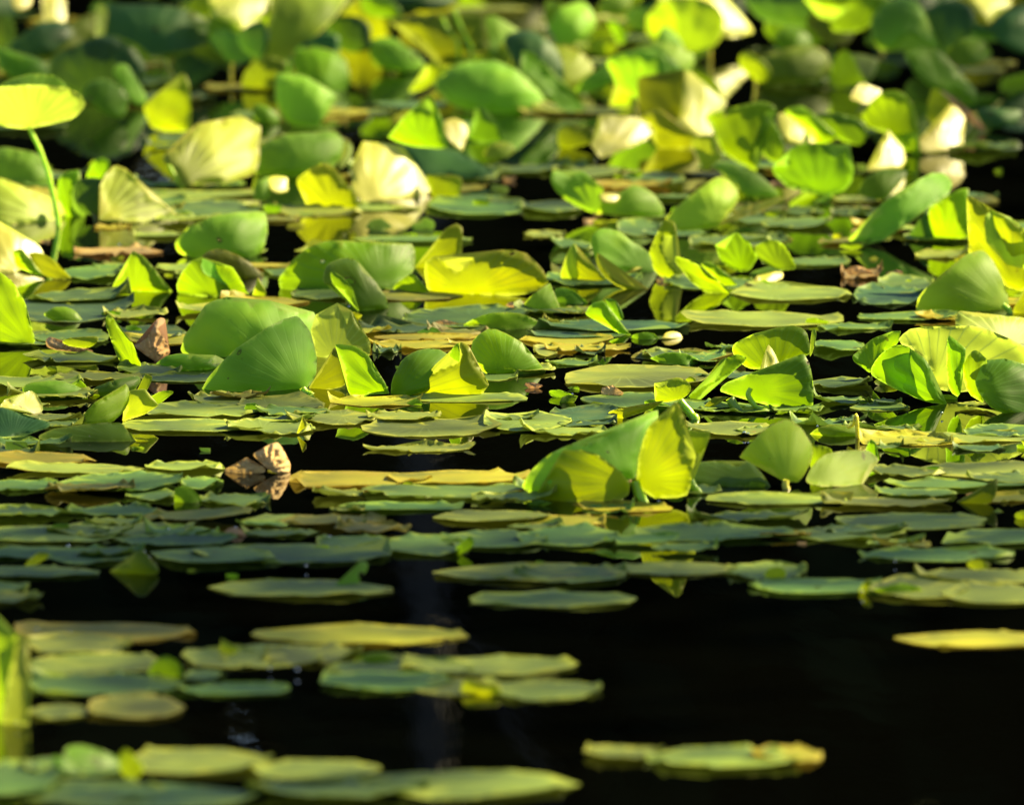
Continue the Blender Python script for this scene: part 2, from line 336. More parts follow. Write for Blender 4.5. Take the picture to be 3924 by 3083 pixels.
LEAVES = """
# kind|tile|base y|mat shape|vein origin|outline|label@short
umb|A1|1844|k u|235,1050|-30,745 100,705 300,700 520,715 640,765 690,830 680,890 600,960 500,1000 350,1020 230,1055* 100,1030 -30,1010|oval lily leaf with pale ribbed underside held high on a tall curved stem@the tall-stemmed leaf
+|g f|235,1050|0,700 120,640 300,605 450,625 525,680 530,730 300,715 100,715
~|p|26|235,1045 290,1150 340,1260 395,1430 440,1620 468,1760 478,1850
leaf|A1|620|d d|300,480|215,280 300,200 430,170 540,195 600,270 540,350 440,430 400,450 330,430 250,470 180,480 100,420 60,380 130,330 200,340|round dark blurred leaf near the top left corner, above the tall-stemmed leaf
leaf|A1|480|w w|430,180|355,-30 520,-30 540,90 525,180 430,165 365,170|bright upright yellow leaf sunlit behind the round dark leaf, top left
leaf|A1|470|w w|160,85|110,-30 250,-30 240,50 160,85 110,60|small bright yellow leaf cut by the top edge at far left
leaf|A1|650|d d|1250,450|800,60* 860,40 1100,45 1380,50 1600,110 1730,200 1740,320 1600,390 1400,430 1250,450 1100,400 950,330 800,340 820,200|very wide dark blue-green leaf at top left with a pale curled left edge@the wide dark leaf
+|p w|810,340|795,60 870,60 880,150 850,300 810,345 780,330
~|y|22|1215,480 1330,490 1380,570 1420,650 1450,710 1440,760
leaf|A1|700|g s|900,500|600,440 700,380 900,305 1000,310 1120,370 1210,440 1190,500 900,470 700,460|low green leaf arching in front of the wide dark leaf, top left
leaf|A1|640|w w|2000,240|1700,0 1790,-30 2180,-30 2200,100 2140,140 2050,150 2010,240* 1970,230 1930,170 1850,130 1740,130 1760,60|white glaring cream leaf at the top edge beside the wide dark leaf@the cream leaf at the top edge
leaf|A1|640|g s|1750,430|1720,160 1800,150 1920,190 1960,280 1900,400 1750,420 1700,300|dim green leaf below the cream leaf at the top edge
leaf|A1|760|d s|2000,480|1960,280 2040,200 2150,180 2200,300 2140,480 2000,420 1950,330|shadowed dark green leaf left of the big diagonal leaf
leaf|A1|900|t r|1070,820|930,560 990,520 1050,540 1110,640 1200,790 1180,850 1120,860 1070,820 1000,700 940,620|tightly rolled blue-green leaf like a slanted tube, upper left@the slanted tube leaf
leaf|A1|1000|g d|850,950|670,760 720,680 830,640 930,680 1020,740 1050,850 1000,950 900,950 780,880 690,820|dull green rounded leaf with a pale stripe left of the slanted tube leaf
leaf|A1|1085|y s|1230,1080|1490,590* 1530,640 1560,760 1558,1070* 1400,1075 1260,1050 1200,960 1190,860 1330,740 1480,690|yellow fan-shaped leaf with a pointed top standing over black water@the yellow fan leaf
leaf|A1|1540|k w|1480,1500|1330,1280* 1500,1130 1630,1010 1800,990 1960,950 2060,1000 2130,1050 2110,1200 2090,1400 1900,1480 1700,1500 1490,1530* 1440,1420 1350,1340|large tilted leaf with glossy pale sheen and serrated top edge, left@the large glossy tilted leaf
~|l|20|1380,1350 1430,1440 1480,1530 1500,1560
leaf|A1|1530|t d|100,1530|-20,1225 150,1225 310,1260 340,1330 430,1400 400,1560 300,1530 150,1490 -20,1460|green leaf at the left edge behind the tall curved stem
leaf|A1|1770|l s|560,1770|500,1440 580,1400 650,1400 640,1460 600,1540 590,1640 620,1750 700,1790 560,1780 480,1650 470,1540|bright lime leaf standing just right of the tall curved stem
leaf|A1|1720|l s|780,1480|710,1430 760,1340 830,1290 900,1330 860,1420 790,1490 720,1470|small lime leaf tip above the cone-shaped leaf at left
leaf|B1|310|d s|760,260|600,60 640,-20 760,-40 860,0 870,120 830,220 780,260 700,250 620,180|dark nibbled leaf with lime blotches beside the cone-shaped leaf
~|d|20|750,240 780,300 770,400
leaf|B1|330|k w|810,300|820,60 850,-50 940,-140 1000,-130 1100,-40 1200,90 1350,190 1450,260 1505,320* 1420,340 1150,330 900,290 810,300 870,180|cone-shaped leaf with a cream sunlit back tapering down to the right@the cone-shaped leaf
leaf|B1|335|k w|440,320|-30,-20 100,5 250,70 380,110 480,150 535,250* 510,280 440,280 440,340 200,330 -30,320|pale ribbed leaf sloping down from the left edge behind the stem base
leaf|B1|735|w w|150,740|-30,340 60,370 180,440 300,500 345,560 340,620 150,700 120,740 0,720 -30,700|glowing cream-yellow leaf at the left edge below the tall stem@the glowing cream leaf at the left edge
leaf|B1|780|l s|370,765|105,560* 150,540 200,560 240,640 300,700 370,765* 320,760 200,710 150,700 120,640|folded jagged leaf in front of the glowing cream leaf, left edge
+|o s|590,790|235,585* 270,570 330,575 420,620 500,690 590,790* 450,785 370,765 300,690
leaf|A2|640|p d|250,470|130,0 150,-60 700,-60 680,20 620,120 480,260 350,400 250,470 120,540 30,575 0,530 10,430 60,250 90,100|huge smooth leaf slanting up out of the frame, top left of centre@the huge slanting leaf
~|y|24|260,440 255,520 265,600 270,660
leaf|A2|600|d s|700,420|560,160 750,130 880,200 900,330 870,420 700,420 560,330|dark green leaf in shadow right of the huge slanting leaf
leaf|A2|610|t d|1080,580|890,350 940,315 1080,315 1200,390 1310,480 1340,560 1250,590 1080,580 950,540 890,450|olive-green humped leaf above black water, top centre left@the olive humped leaf
leaf|A2|560|g s|1000,140|850,-30 1050,0 1130,60 1160,130 1050,140 900,130 820,60|green leaf at the top edge above the olive humped leaf
leaf|A2|500|d d|1300,90|1030,-30 1560,-30 1540,50 1400,90 1250,60 1150,90 1080,40|dark teal leaf cut by the top edge left of centre
leaf|A2|620|o s|1550,560|1050,160 1200,130 1500,110 1780,90 1850,250 1850,420 1720,420 1620,500 1500,560 1400,420 1250,280 1120,200|broad dull yellow-green leaf with thin stems behind the big dome leaf
~|l|20|1580,70 1610,160 1660,280 1710,380 1720,470
~|l|18|1480,140 1520,230 1580,310 1610,380
leaf|A2|620|t r|2000,560|1820,200 1860,120* 1950,150 2080,240 2180,290 2200,400 2200,500 2110,560 1980,560 1870,450 1830,320|pale blue-green leaf with pointed tip behind the big dome leaf
leaf|A2|800|y s|1215,750|1360,540 1400,490 1460,530 1475,600 1430,650 1380,700 1300,740 1215,750* 1240,700 1330,650 1370,600|small yellow twisted leaf touching the left end of the big dome leaf
leaf|A2|930|t d|1740,860|1430,660 1520,590 1640,520 1800,500 1950,510 2100,590 2250,720 2350,840 2400,920* 2200,935 2000,930 1850,920 1700,900 1550,850 1450,760|big smooth blue-green dome leaf at top centre@the big dome leaf
leaf|A2|1050|t d|300,1030|130,600* 250,605 380,630 500,710 650,790* 600,820 540,900 480,1030* 350,1035 230,1010 160,920 120,800|bucket-shaped blue-green leaf with a pale pointed right tip@the bucket-shaped leaf
leaf|A2|1020|g d|50,1010|-60,870 20,860 90,900 150,960 130,1010 0,1010 -60,960|small soft green leaf left of the bucket-shaped leaf
leaf|A2|1560|l s|1300,1200|1040,1120* 1120,1030 1200,930 1290,890 1400,920 1360,790* 1390,790 1450,900 1480,990 1475,1130 1520,1210 1300,1200 1150,1170|vivid lime leaf with a thin upright spike behind the big white-shining leaf@the vivid lime leaf
leaf|A2|1400|w w|1650,1220|1490,1020 1540,970 1620,980 1690,1040 1690,1120 1660,1150 1650,1230* 1600,1200 1520,1120|small cream curled leaf right of the vivid lime leaf
leaf|A2|1170|g s|1850,1160|1770,880* 1840,900 1860,960 1930,1010 1990,1150* 1850,1160 1700,1130 1750,1050|small triangular leaf with pale pink tip under the big dome leaf
leaf|A2|1320|p d|2000,1300|1830,1230 1900,1180 1980,1160 2060,1180 2075,1240 2010,1290 1900,1310 1830,1280|small pale cone leaf lying on dark water near top centre
leaf|A2|1450|t d|400,1430|-60,1220 60,1160 200,1105 400,1085 600,1075* 660,1130 690,1200 660,1300 600,1340 560,1400 400,1440 150,1440 -30,1430 -70,1330|long rolled green leaf with open right end left of the white-shining leaf@the long rolled leaf
+|p w|650,1380|680,1160 740,1180 750,1250 720,1320 650,1380 640,1340 700,1270 700,1200
leaf|A2|1640|w w|900,1640|830,1150* 900,1170 1060,1180 1150,1210 1220,1280 1290,1400 1330,1470 1390,1530 1415,1590* 1300,1620 1000,1650 790,1700* 760,1560 740,1420 790,1250 820,1200|big white-shining leaf with yellow base, dripping droplets at the waterline@the big white-shining leaf
leaf|A2|1500|d f|1500,1460|1060,1180 1230,1180 1400,1200 1520,1210 1650,1250 1750,1310 1900,1400* 1800,1450 1600,1460 1350,1450 1280,1400 1200,1270|dark teal leaf sloping down right of the big white-shining leaf
leaf|A2|1710|y s|600,1710|300,1470 360,1420 430,1370 520,1340 600,1370 650,1450 720,1520 770,1600 790,1700 600,1720 400,1715 370,1600 310,1540|ragged yellow-green leaf tucked left of the big white-shining leaf
leaf|A2|1650|w w|130,1580|75,1450 200,1450 220,1480 200,1520 220,1560 130,1580 75,1540|small leaf with a bright white square face under the long rolled leaf
+|t d|20,1640|-60,1560 -20,1480 75,1450 80,1540 60,1620 -40,1640
leaf|A2|1610|y s|1500,1600|1350,1440 1500,1430 1640,1460 1620,1600* 1420,1610 1390,1530|yellow-orange leaf scrap at the right foot of the white-shining leaf
leaf|A3|560|t d|300,400|330,60 480,15 560,60 590,160 580,250 500,300 400,360 280,390 160,395* 180,280 230,200 280,120|blue-green rolled leaf with glowing cream lower end, top centre
+|w w|200,400|165,385 195,250 280,212 370,240 400,300 340,370 200,400
leaf|A3|560|l s|800,350|700,170 790,180 850,260 840,350 790,350 740,260|narrow lime arc-shaped leaf at top centre behind the twin green leaves
leaf|A3|570|y s|650,450|540,340 700,330 770,330 750,440 600,450|small yellow-orange leaf scrap below the lime arc-shaped leaf
leaf|A3|450|w w|1500,290|1100,-40 1620,-40 1680,60 1760,140 1850,200 1880,270 1700,300 1500,250 1200,200* 1180,150 1220,60|large glowing yellow leaf at the top edge right of centre@the glowing yellow leaf at the top
~|y|28|1180,175 1330,190 1430,215 1510,260 1525,330 1525,400
leaf|A3|420|t d|750,120|620,60 700,-30 880,-30 890,60 800,120 650,110|soft teal leaf at the top edge near centre
leaf|A3|460|d s|1000,250|860,100 1050,30 1180,0 1180,160 1050,250 900,240|deep green shadowed leaf left of the glowing yellow leaf at the top
leaf|A3|640|t r|1330,560|1110,290 1150,230 1210,240 1280,310 1340,430 1350,520 1330,560 1250,530 1180,450 1120,370|smooth blue-green oval leaf standing on edge below the glowing yellow leaf
leaf|A3|830|t d|500,770|430,730* 500,650 620,560 760,480 880,450 900,480 860,560 820,640 700,700 500,770|slim grey-green leaf rising to the right beside the big dome leaf
leaf|A3|860|t s|950,800|850,430 920,430 980,500 1000,600 960,660 940,760 900,900 700,930 760,800 850,660 860,540|folded grey-green leaf propped between the slim leaf and the tent-shaped leaf
leaf|A3|900|g d|1100,650|940,480 1050,400 1120,380 1180,440 1290,540 1320,580 1200,600 1040,650 960,640 980,540|rounded green leaf behind the peak of the tent-shaped leaf
leaf|A3|1130|o s|1430,1110|955,640 1040,640 1200,600 1330,570* 1320,700 1290,960 1200,950 1080,920 970,930 955,800|tent-shaped leaf with a dull green face and a dazzling yellow right flank@the tent-shaped leaf
+|w w|1430,1110|1330,580* 1380,590 1450,650 1550,740 1620,800 1680,850 1540,940* 1510,980 1560,1110 1430,1110* 1330,1040 1220,960 1290,940 1320,760
leaf|A3|1215|y s|1400,1120|970,960 1100,905 1150,910 1200,960 1300,1030 1420,1110* 1400,1200 1200,1215 1100,1190 1080,1060 1000,990|yellow-green leaf forming the lower front of the tent-shaped leaf
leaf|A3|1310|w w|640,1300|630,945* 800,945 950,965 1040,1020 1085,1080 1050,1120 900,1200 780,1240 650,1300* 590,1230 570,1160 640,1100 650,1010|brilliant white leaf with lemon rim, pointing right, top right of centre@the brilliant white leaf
leaf|A3|1220|y s|400,1210|290,1130 310,1060 370,1030* 420,1020 450,1080 540,1040 600,1090 600,1150 500,1190 340,1220 300,1180|small yellow crumpled leaf left of the brilliant white leaf
leaf|A3|950|g r|500,940|0,440 60,425 150,500 260,620 400,740 500,870 530,940* 430,950 310,880 200,750 60,620 0,600|long dark olive leaf slanting down along the big dome leaf
leaf|A3|1420|l s|1920,1400|1510,950* 1600,910 1800,870 1900,835 2020,840 2085,890* 2040,910 2000,930 2040,1000 2000,1100 1930,1200 1900,1300 1920,1400* 1800,1340 1650,1240 1600,1130 1570,1020|large vivid lime leaf with curling top lip, upper right@the large vivid lime leaf
+|l l|2010,1320|1910,1020 1950,960 2020,940 2060,1010 2120,1100 2150,1230 2100,1330 2010,1300 1930,1180
leaf|A3|1440|p s|1500,1400|1390,1140 1570,1110 1600,1220 1640,1280 1560,1340 1500,1400 1440,1280|pale cream-green leaf under the large vivid lime leaf
leaf|A3|1700|t d|1900,1600|1560,1340 1680,1330 1800,1370 1950,1440 2050,1530 2100,1600 1900,1610 1800,1580 1750,1480 1650,1420|smooth green leaf behind the ribbed fan leaf@the smooth green leaf
leaf|B3|405|p d|1600,350|1180,290* 1280,190 1400,90 1530,0 1620,-50 1700,-10 1760,80 1765,150 1700,220 1650,290 1610,365* 1400,400 1260,415 1250,370 1180,330|ribbed fan leaf, blue-green above and yellow below, right of centre@the ribbed fan leaf
+|o f|1640,330|1640,320 1750,250 1950,160 2130,110* 2130,140 1950,230 1750,300 1620,345
leaf|B3|295|t l|600,250|240,-70 280,-100 380,-60 500,-90 600,0 670,40 640,100 650,180 600,250* 480,210 350,130 280,60 240,0|two-lobed fleshy green leaf cupped over black water, upper centre@the two-lobed leaf
+|t d|700,220|640,170 760,140 850,60 900,20 960,30 1060,80 1130,160 1165,220 1130,295* 950,280 780,250 600,250
+|w w|700,160|640,100 700,85 800,110 760,160 660,150
leaf|A4|500|d s|200,210|-120,-40 300,-40 400,20 500,80 560,150 400,210 150,200 -30,150 -110,60|dark green boat-shaped leaf at the top edge, right side@the boat-shaped dark leaf
leaf|A4|530|l s|620,260|350,-30 1010,-30 960,80 900,180 800,250 620,260 520,220* 600,140 700,60 600,80 450,40|glowing lime leaf at the top edge right of the boat-shaped leaf
leaf|A4|640|t d|1200,290|1000,20 1100,-20 1230,0 1320,110 1300,230 1400,340 1460,400* 1380,380 1200,290 1080,400 950,400 900,300 885,170 940,80|smooth grey-green leaf tapering into a stem, top right@the grey-green tapering leaf
leaf|A4|480|w w|1840,180|1700,-30 1950,-30 2040,30 1970,80 1900,110 1840,180* 1780,120 1740,60|pinkish cream leaf glaring in the top right corner
leaf|A4|760|g d|1650,540|1500,450 1560,360 1680,310 1780,330 1860,400 1850,480 1700,540 1600,540|dim olive leaf below the top right corner
leaf|A4|720|o d|200,700|-20,470 100,440 250,390 420,380 520,430 540,560 440,660 200,660 -20,700|dull olive leaf with yellow top edge right of the glowing yellow leaf
leaf|A4|730|g s|700,710|600,450 680,410 740,480 790,600 830,680 700,710 550,700 560,560|dark green triangular leaf in shadow right of the dull olive leaf
leaf|A4|900|g r|1500,800|1190,440 1300,395 1430,420 1520,500 1620,620 1710,700 1750,780 1690,820 1550,750 1400,720 1300,650 1220,560|broad dark green leaf drooping to the right over black water, top right@the drooping dark leaf
leaf|A4|600|d d|2050,400|1950,120 2060,70 2180,80 2180,420 2000,390 1850,240|very dark leaf at the right edge under the pinkish cream leaf
leaf|A4|560|d s|1600,330|1350,260 1500,180 1700,170 1900,260 1950,340 1700,300 1480,330|dark green leaf lying between grey-green tapering leaf and right edge
leaf|A4|1260|l s|1050,1100|830,900 900,820 980,755 1100,745 1190,800 1240,900 1260,1050 1280,1120 1200,1130 1050,1110 980,1060 870,1040 810,960|round lime leaf pierced by one small dark oval hole@the pierced lime leaf
+|l s|1100,1180|1040,1070 1250,1100 1290,1270* 1200,1250 1060,1180
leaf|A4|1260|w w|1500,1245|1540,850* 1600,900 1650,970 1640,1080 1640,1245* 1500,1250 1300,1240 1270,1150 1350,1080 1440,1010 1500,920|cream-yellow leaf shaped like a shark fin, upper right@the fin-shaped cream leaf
leaf|A4|1080|y s|1400,1020|1380,730 1440,740 1520,820 1500,900 1440,1000 1400,1030 1345,960 1350,880|yellow-green leaf behind the fin-shaped cream leaf
+|b s|1800,1060|1430,740* 1480,750 1650,880 1750,960 1820,1060* 1780,1075 1680,960 1550,840
leaf|A4|1080|d d|1900,1040|1750,930 1820,885 1920,890 2020,910 2110,900 2100,970 2010,1020 1900,1050 1800,1020|dark blue-green leaf at right beyond the fin-shaped cream leaf
leaf|A4|1320|w w|300,1190|110,960 150,920 220,960 320,1030 410,1090 445,1170 420,1190 300,1190 200,1160 130,1050|pale cream strip-like leaf right of the large vivid lime leaf
leaf|A4|1330|l s|450,1160|180,910 260,875 340,880 400,920 470,1000 600,1110 580,1150 450,1170 420,1090 300,1000|green leaf arching behind the pale cream strip-like leaf
leaf|A4|1310|g s|700,1170|430,940 600,930 760,960* 830,1020 850,1110 800,1180 700,1170 580,1110 480,1020|green leaf with jagged top edge left of the pierced lime leaf
leaf|A4|1250|w w|800,840|720,780 800,680 840,710 960,740 930,830 860,850 740,820|small cream leaf scrap touching the pierced lime leaf's top left
leaf|A4|1640|g s|450,1600|200,1250 280,1190 420,1170 530,1190 560,1250 580,1290 640,1230 700,1190* 710,1340 740,1400 700,1520 600,1580 480,1600 350,1560 200,1520 80,1400 90,1360 200,1340|mottled green leaf with torn crown-like edge, upper right@the torn mottled leaf
~|l|20|560,1580 540,1620 430,1660 350,1708
leaf|A4|1420|w w|950,1400|1020,1060* 1050,1100 1080,1200* 1130,1200 1160,1290 1140,1370 1050,1380 950,1400 870,1410* 840,1380 930,1300 940,1200 990,1150|cream leaf with a tall thin spike below the pierced lime leaf
leaf|A4|1660|g d|950,1620|790,1590 800,1500 880,1430 1000,1380 1150,1390 1170,1440 1100,1500 1060,1560 980,1640 870,1620|green leaf between the torn mottled leaf and the rolled scalloped leaf
leaf|B4|515|t d|1000,470|955,200 1000,150 1100,110 1200,50 1290,-30 1400,-80 1500,-60 1545,0 1520,80 1480,120 1360,190 1300,230 1150,340 1050,410 990,470 850,500 780,515* 700,460 850,430 890,380 850,360 900,300 960,260|rolled grey-green leaf with yellow streaked right rim over black water@the rolled streaked leaf
leaf|B4|480|l s|1500,465|1680,45* 1675,250 1675,440 1500,470 1400,465 1365,380 1355,240 1400,190 1500,110 1600,60|bright green square-edged leaf between the rolled streaked leaf and yellow leaf
leaf|B4|470|d s|1300,440|1240,360 1290,290 1350,240 1365,380 1400,450 1280,450 1200,430|shadowed leaf under the rolled streaked leaf
leaf|B4|900|y s|2100,890|1670,105* 1730,125 1855,215* 2000,300 2200,500 2200,800 2100,895* 2000,850 1900,720 1820,600 1685,575*|tall yellow leaf with torn edge at the right border@the tall yellow leaf
+|p l|1900,660|1815,280 1880,240 1970,265 2060,310 2140,400 2200,450 2200,690 2100,690 1990,670 1945,600 1870,500 1830,490
leaf|B4|1060|t d|2010,1040|1760,550* 1830,580 1890,660 1940,760 1980,870 2010,1000 2000,1040 1990,1060* 1700,1060 1450,1060 1250,1060* 1260,980 1310,880 1450,780 1560,680 1640,600|large blue-green cone leaf in front of the tall yellow leaf@the blue-green cone leaf
+|o s|2050,1060|2050,1060 2100,950 2200,800 2200,1060
~|l|34|1960,1000 2010,1040 2030,1110 2035,1150
bud|B4|775|b s|700,770|640,770 700,700 760,680 830,700 870,740 950,760* 900,780 820,810 750,830 690,810|small orange-brown bud-shaped dead leaf on the water, right@the orange-brown dead leaf
leaf|B4|1350|k w|2000,1340|1580,1080 1620,1050 1700,1075 1800,1095 1990,1090 2200,1140 2200,1400 2000,1330 1800,1250 1600,1190 1575,1130|pale leaf cut by the right edge behind the big scalloped leaf
leaf|B4|1760|k s|1400,1640|1110,1290 1160,1230 1250,1190 1500,1175 1700,1175 1900,1230 2050,1300 2200,1400 2200,1640 1900,1660 1700,1700 1500,1700 1380,1640 1350,1450 1200,1340|big pale scalloped leaf with fine radiating ribs, right edge@the big scalloped leaf
leaf|B4|1800|l s|1450,1780|885,1560 920,1460 1000,1370 1100,1330 1200,1350 1230,1500 1250,1600 1400,1750 1200,1730 1100,1690 1000,1640|lime leaf doubled by a dark green lobe, left of the big scalloped leaf
+|g s|1480,1790|1015,1480 1050,1390 1130,1345 1230,1370 1330,1450 1365,1500 1370,1580 1440,1720 1500,1810 1300,1780 1150,1700 1060,1620
leaf|B4|1620|l l|900,1540|730,1420* 760,1390 820,1370 880,1290 930,1260 980,1270 1060,1220 1125,1210* 1110,1290 1060,1350 980,1390 940,1480 880,1550 800,1500 740,1460|crinkled yellow-lime leaf with brown nibbles left of the big scalloped leaf
leaf|B4|1830|l s|1590,1750|1505,1290 1545,1260 1620,1330 1660,1380 1620,1560 1620,1700 1590,1750* 1530,1690 1510,1600|narrow upright lime leaf strip in front of the big scalloped leaf
leaf|B4|1840|l s|1690,1720|1640,1480 1700,1390 1750,1370 1830,1440* 1780,1500 1790,1560 1850,1600 1750,1620 1790,1700 1800,1800 1750,1760 1690,1720 1650,1620|torn lime leaf with an orange spot right of the narrow upright strip
leaf|B4|1885|g d|1750,1700|1790,1490 1850,1450 1960,1440 2080,1470 2200,1540 2200,1900 2000,1890 1850,1820 1770,1720 1740,1620 1850,1600 1790,1560|dark ribbed dome leaf with shining upper rim at the right edge@the dark ribbed dome leaf
leaf|B4|1700|l s|100,1600|-250,1340 -100,1250 0,1230 150,1180 270,1175 350,1220 380,1300 380,1400 300,1430 200,1450 100,1500 -100,1520 -200,1450|round green leaf with a brown slit behind the white zigzag leaf
+|p s|400,1420|400,1210 435,1200 430,1290 400,1400 385,1420 385,1330
leaf|B4|1760|w w|0,1610|20,1370* 45,1325* 90,1380 135,1480 140,1560 60,1610 -50,1600* 60,1480|white zigzag-folded leaf tip sunlit right of centre@the white zigzag leaf
leaf|B4|1855|g s|-50,1700|-300,1640 -100,1560 100,1500 260,1430 350,1420 400,1600 408,1850* 200,1855 0,1800 -200,1750 -350,1700|wide green leaf under the white zigzag leaf with its foot in water
~|l|30|-100,1680 -120,1740 -60,1830 20,1880
leaf|B3|1780|l s|1420,1810|1840,1430* 1800,1480 1700,1560 1500,1700 1420,1810* 1330,1780 1500,1650 1600,1600 1640,1500 1680,1440 1760,1405|long lime blade rising to the right from the small ragged leaf@the long lime blade
leaf|B3|1740|t s|1500,1700|1490,1650 1560,1530 1640,1440 1690,1450 1650,1560 1560,1640|shaded teal leaf sliver behind the long lime blade
leaf|B1|1330|g s|250,1330|-30,770 60,775 120,830 155,900 195,960 220,1030 235,1110 260,1200 290,1290* 250,1335 150,1320 -30,1290|green leaf with a nibbled brown right margin at the left edge@the nibbled leaf at the left edge
leaf|B1|1140|l d|600,1150|345,1080* 420,1030 500,1015 580,1030 650,1090 705,1160* 600,1155 450,1130|small lime leaf arched like an upturned boat on a dark pad, left
dead|B1|1390|b s|600,1385|370,1300 410,1260 460,1290 520,1310 640,1340 760,1370 700,1390 600,1380 480,1370 400,1345|withered curled leaf with brown rim and yellow middle, lying left@the withered brown-rimmed leaf
+|y s|650,1350|510,1300 560,1270 700,1260 800,1260 780,1320 700,1350 560,1330
leaf|B1|1525|l s|1100,1520|885,1065* 895,1130 930,1110 955,1180 1010,1230 1080,1310 1130,1420 1160,1525* 1040,1520 985,1470 930,1350 890,1230 860,1140|narrow upright olive-lime leaf leaning left beside the twisted dry leaf@the narrow upright leaf
dead|B1|1470|b c|1240,1430|1310,1100* 1350,1120 1340,1160 1300,1200 1350,1280 1390,1370 1380,1410 1310,1430 1290,1475* 1220,1420 1150,1380 1095,1330* 1180,1270 1230,1220 1260,1150|twisted dry leaf, papery beige and brown, standing on the water@the twisted dry leaf
leaf|B1|1535|l d|1500,1540|1220,1530* 1300,1460 1400,1405 1500,1395 1600,1415 1700,1430 1770,1410* 1740,1470 1800,1470 1855,1455 1850,1500 1780,1530 1500,1540|low lime leaf with orange-brown tip right of the twisted dry leaf
leaf|B1|890|l s|1100,890|1085,555* 1180,610 1260,700 1320,810 1420,895* 1200,895 1000,890 930,885 940,810 1000,760 1040,650|bright lime sail-shaped leaf, left, mirrored in dark water@the lime sail leaf
leaf|B1|930|l s|1750,930|1655,615* 1560,650 1480,750 1450,850 1480,915 1700,930 1900,950 2050,950* 2000,850 1900,700 1800,670 1700,640|lime leaf with a blue-green folded flap, right of the lime sail leaf@the flap-folded leaf
+|t r|2000,930|1655,615* 1720,650 1820,690 1930,760 2000,850 2050,950* 1960,890 1830,820 1700,760 1650,700
leaf|B1|790|o d|1990,800|1650,610 1720,555 1830,550 1950,600 2080,690 2160,780 1990,800 1900,700 1750,640|olive-lime leaf peeking out behind the flap-folded leaf
leaf|B1|625|t d|1800,620|1435,510 1500,400 1650,310 1800,265 2000,240 2140,240 2180,290 2190,400 2150,540 2080,620 1900,625 1600,620 1480,580|smooth dome leaf, pale blue-green above and lime below, left of centre@the smooth left dome leaf
leaf|B1|960|y s|2100,960|2110,775* 2150,850 2180,900 2150,960* 2060,960 2080,880|tiny pale lime leaf tip left of the wide shield leaf
leaf|B1|1430|t d|2450,1640|1495,1310 1550,1200 1650,1080 1680,1000 1770,960 1850,940 2000,965 2135,965 2200,965 2240,990* 2330,1050 2450,1060 2560,1060 2600,1200 2570,1300 2400,1400 2135,1430 1870,1440 1700,1430 1500,1400|very large blue-green leaf with a small torn hole, left of centre@the very large torn-hole leaf
leaf|B2|1710|t d|340,1690|-500,1715* -400,1560 -250,1400 -100,1290 100,1160 250,1100 320,1110 380,1180 430,1320 455,1450 440,1580 400,1650 350,1715* 100,1715 -200,1715|big dome leaf with fanned ribs in front of the torn-hole leaf@the fanned dome leaf
~|l|40|340,1680 370,1720 430,1760
leaf|B2|1440|k s|600,1430|625,985* 660,1050 700,1150* 735,1045* 770,1110 850,1240 895,1310 885,1415* 780,1400 700,1380 600,1400 500,1435 460,1440 430,1290 410,1200 470,1150 450,1080 590,1075|pale yellow leaf with two sharp upright points@the two-pointed pale leaf
leaf|B2|1690|o s|390,1680|600,1345* 560,1430 480,1560 390,1675* 500,1695 690,1650 690,1500 650,1400|dark olive lobe standing between the fanned dome leaf and ribbed leaf
leaf|B2|1740|l s|1020,1740|610,1320* 720,1330 830,1370 900,1450 960,1560 1020,1640 1050,1720* 900,1720 850,1740 720,1710 690,1500 640,1400|ribbed green leaf with bright upper shoulder, centre left@the ribbed centre leaf
leaf|B2|1740|g d|1080,1740|1060,1740* 1075,1620 1130,1500 1200,1410 1320,1360 1440,1360 1520,1400 1600,1460 1500,1580 1380,1680 1200,1740|round green leaf behind the bright yellow wing leaf
leaf|B2|1745|y s|1110,1750|1620,1310* 1700,1335 1740,1440 1800,1530 1865,1640* 1830,1700 1700,1740 1300,1745 1150,1740* 1300,1620 1450,1530 1610,1470 1630,1390|bright yellow wing-shaped leaf with a glossy right tip, centre@the yellow wing leaf
+|l s|1600,1460|1540,1400 1610,1310 1630,1400 1620,1470* 1570,1440
leaf|B2|1570|l d|2000,1560|1720,1340 1770,1250 1870,1195 1970,1215 2060,1270 2135,1310 2200,1390 2300,1500 2350,1565* 2135,1570 2000,1575 1850,1560 1770,1490 1730,1430|green arched leaf with nibbled edge and dark spot, centre@the spotted arched leaf
leaf|B2|890|l d|1000,870|150,800 180,740 280,620 400,530 560,475 900,490 1230,500* 1260,560 1250,700 1200,790 1130,840 1000,885 600,890 200,890|wide flat-topped leaf, grey-green above and lime below, centre left@the flat-topped wide leaf
leaf|B2|1050|g d|950,1040|515,760 530,690 620,630 730,620 800,650 830,720 930,800 970,880 1030,950 1040,1045* 900,1040 800,1055* 760,960 700,900 600,870 530,830 500,790|dark curled leaf with lime inner flap leaning on the flat-topped wide leaf@the dark curled leaf
+|l s|790,1050|570,730 620,740 700,800 750,870 765,960 800,1050 740,980 680,890 600,840
leaf|B2|900|l s|1300,890|1080,860 1200,760 1240,745 1300,800 1380,890* 1200,900|small lime leaf at the right foot of the flat-topped wide leaf
leaf|B2|705|y s|1300,700|1600,330* 1650,380 1640,480 1640,640* 1560,680 1400,705 1250,700* 1350,600 1440,480 1510,380|yellow leaf with rounded tip standing behind the yellow bowl leaf@the rounded-tip yellow leaf
leaf|B2|920|y s|1690,920|1340,650* 1420,605 1500,640 1590,720 1680,660 1740,610 1890,575 1990,550 2100,555 2200,600 2300,700 2350,810* 2260,880 2135,910 1900,925 1500,930 1380,890 1350,760|broad yellow bowl-shaped leaf with ripped rim, dead centre@the yellow bowl leaf
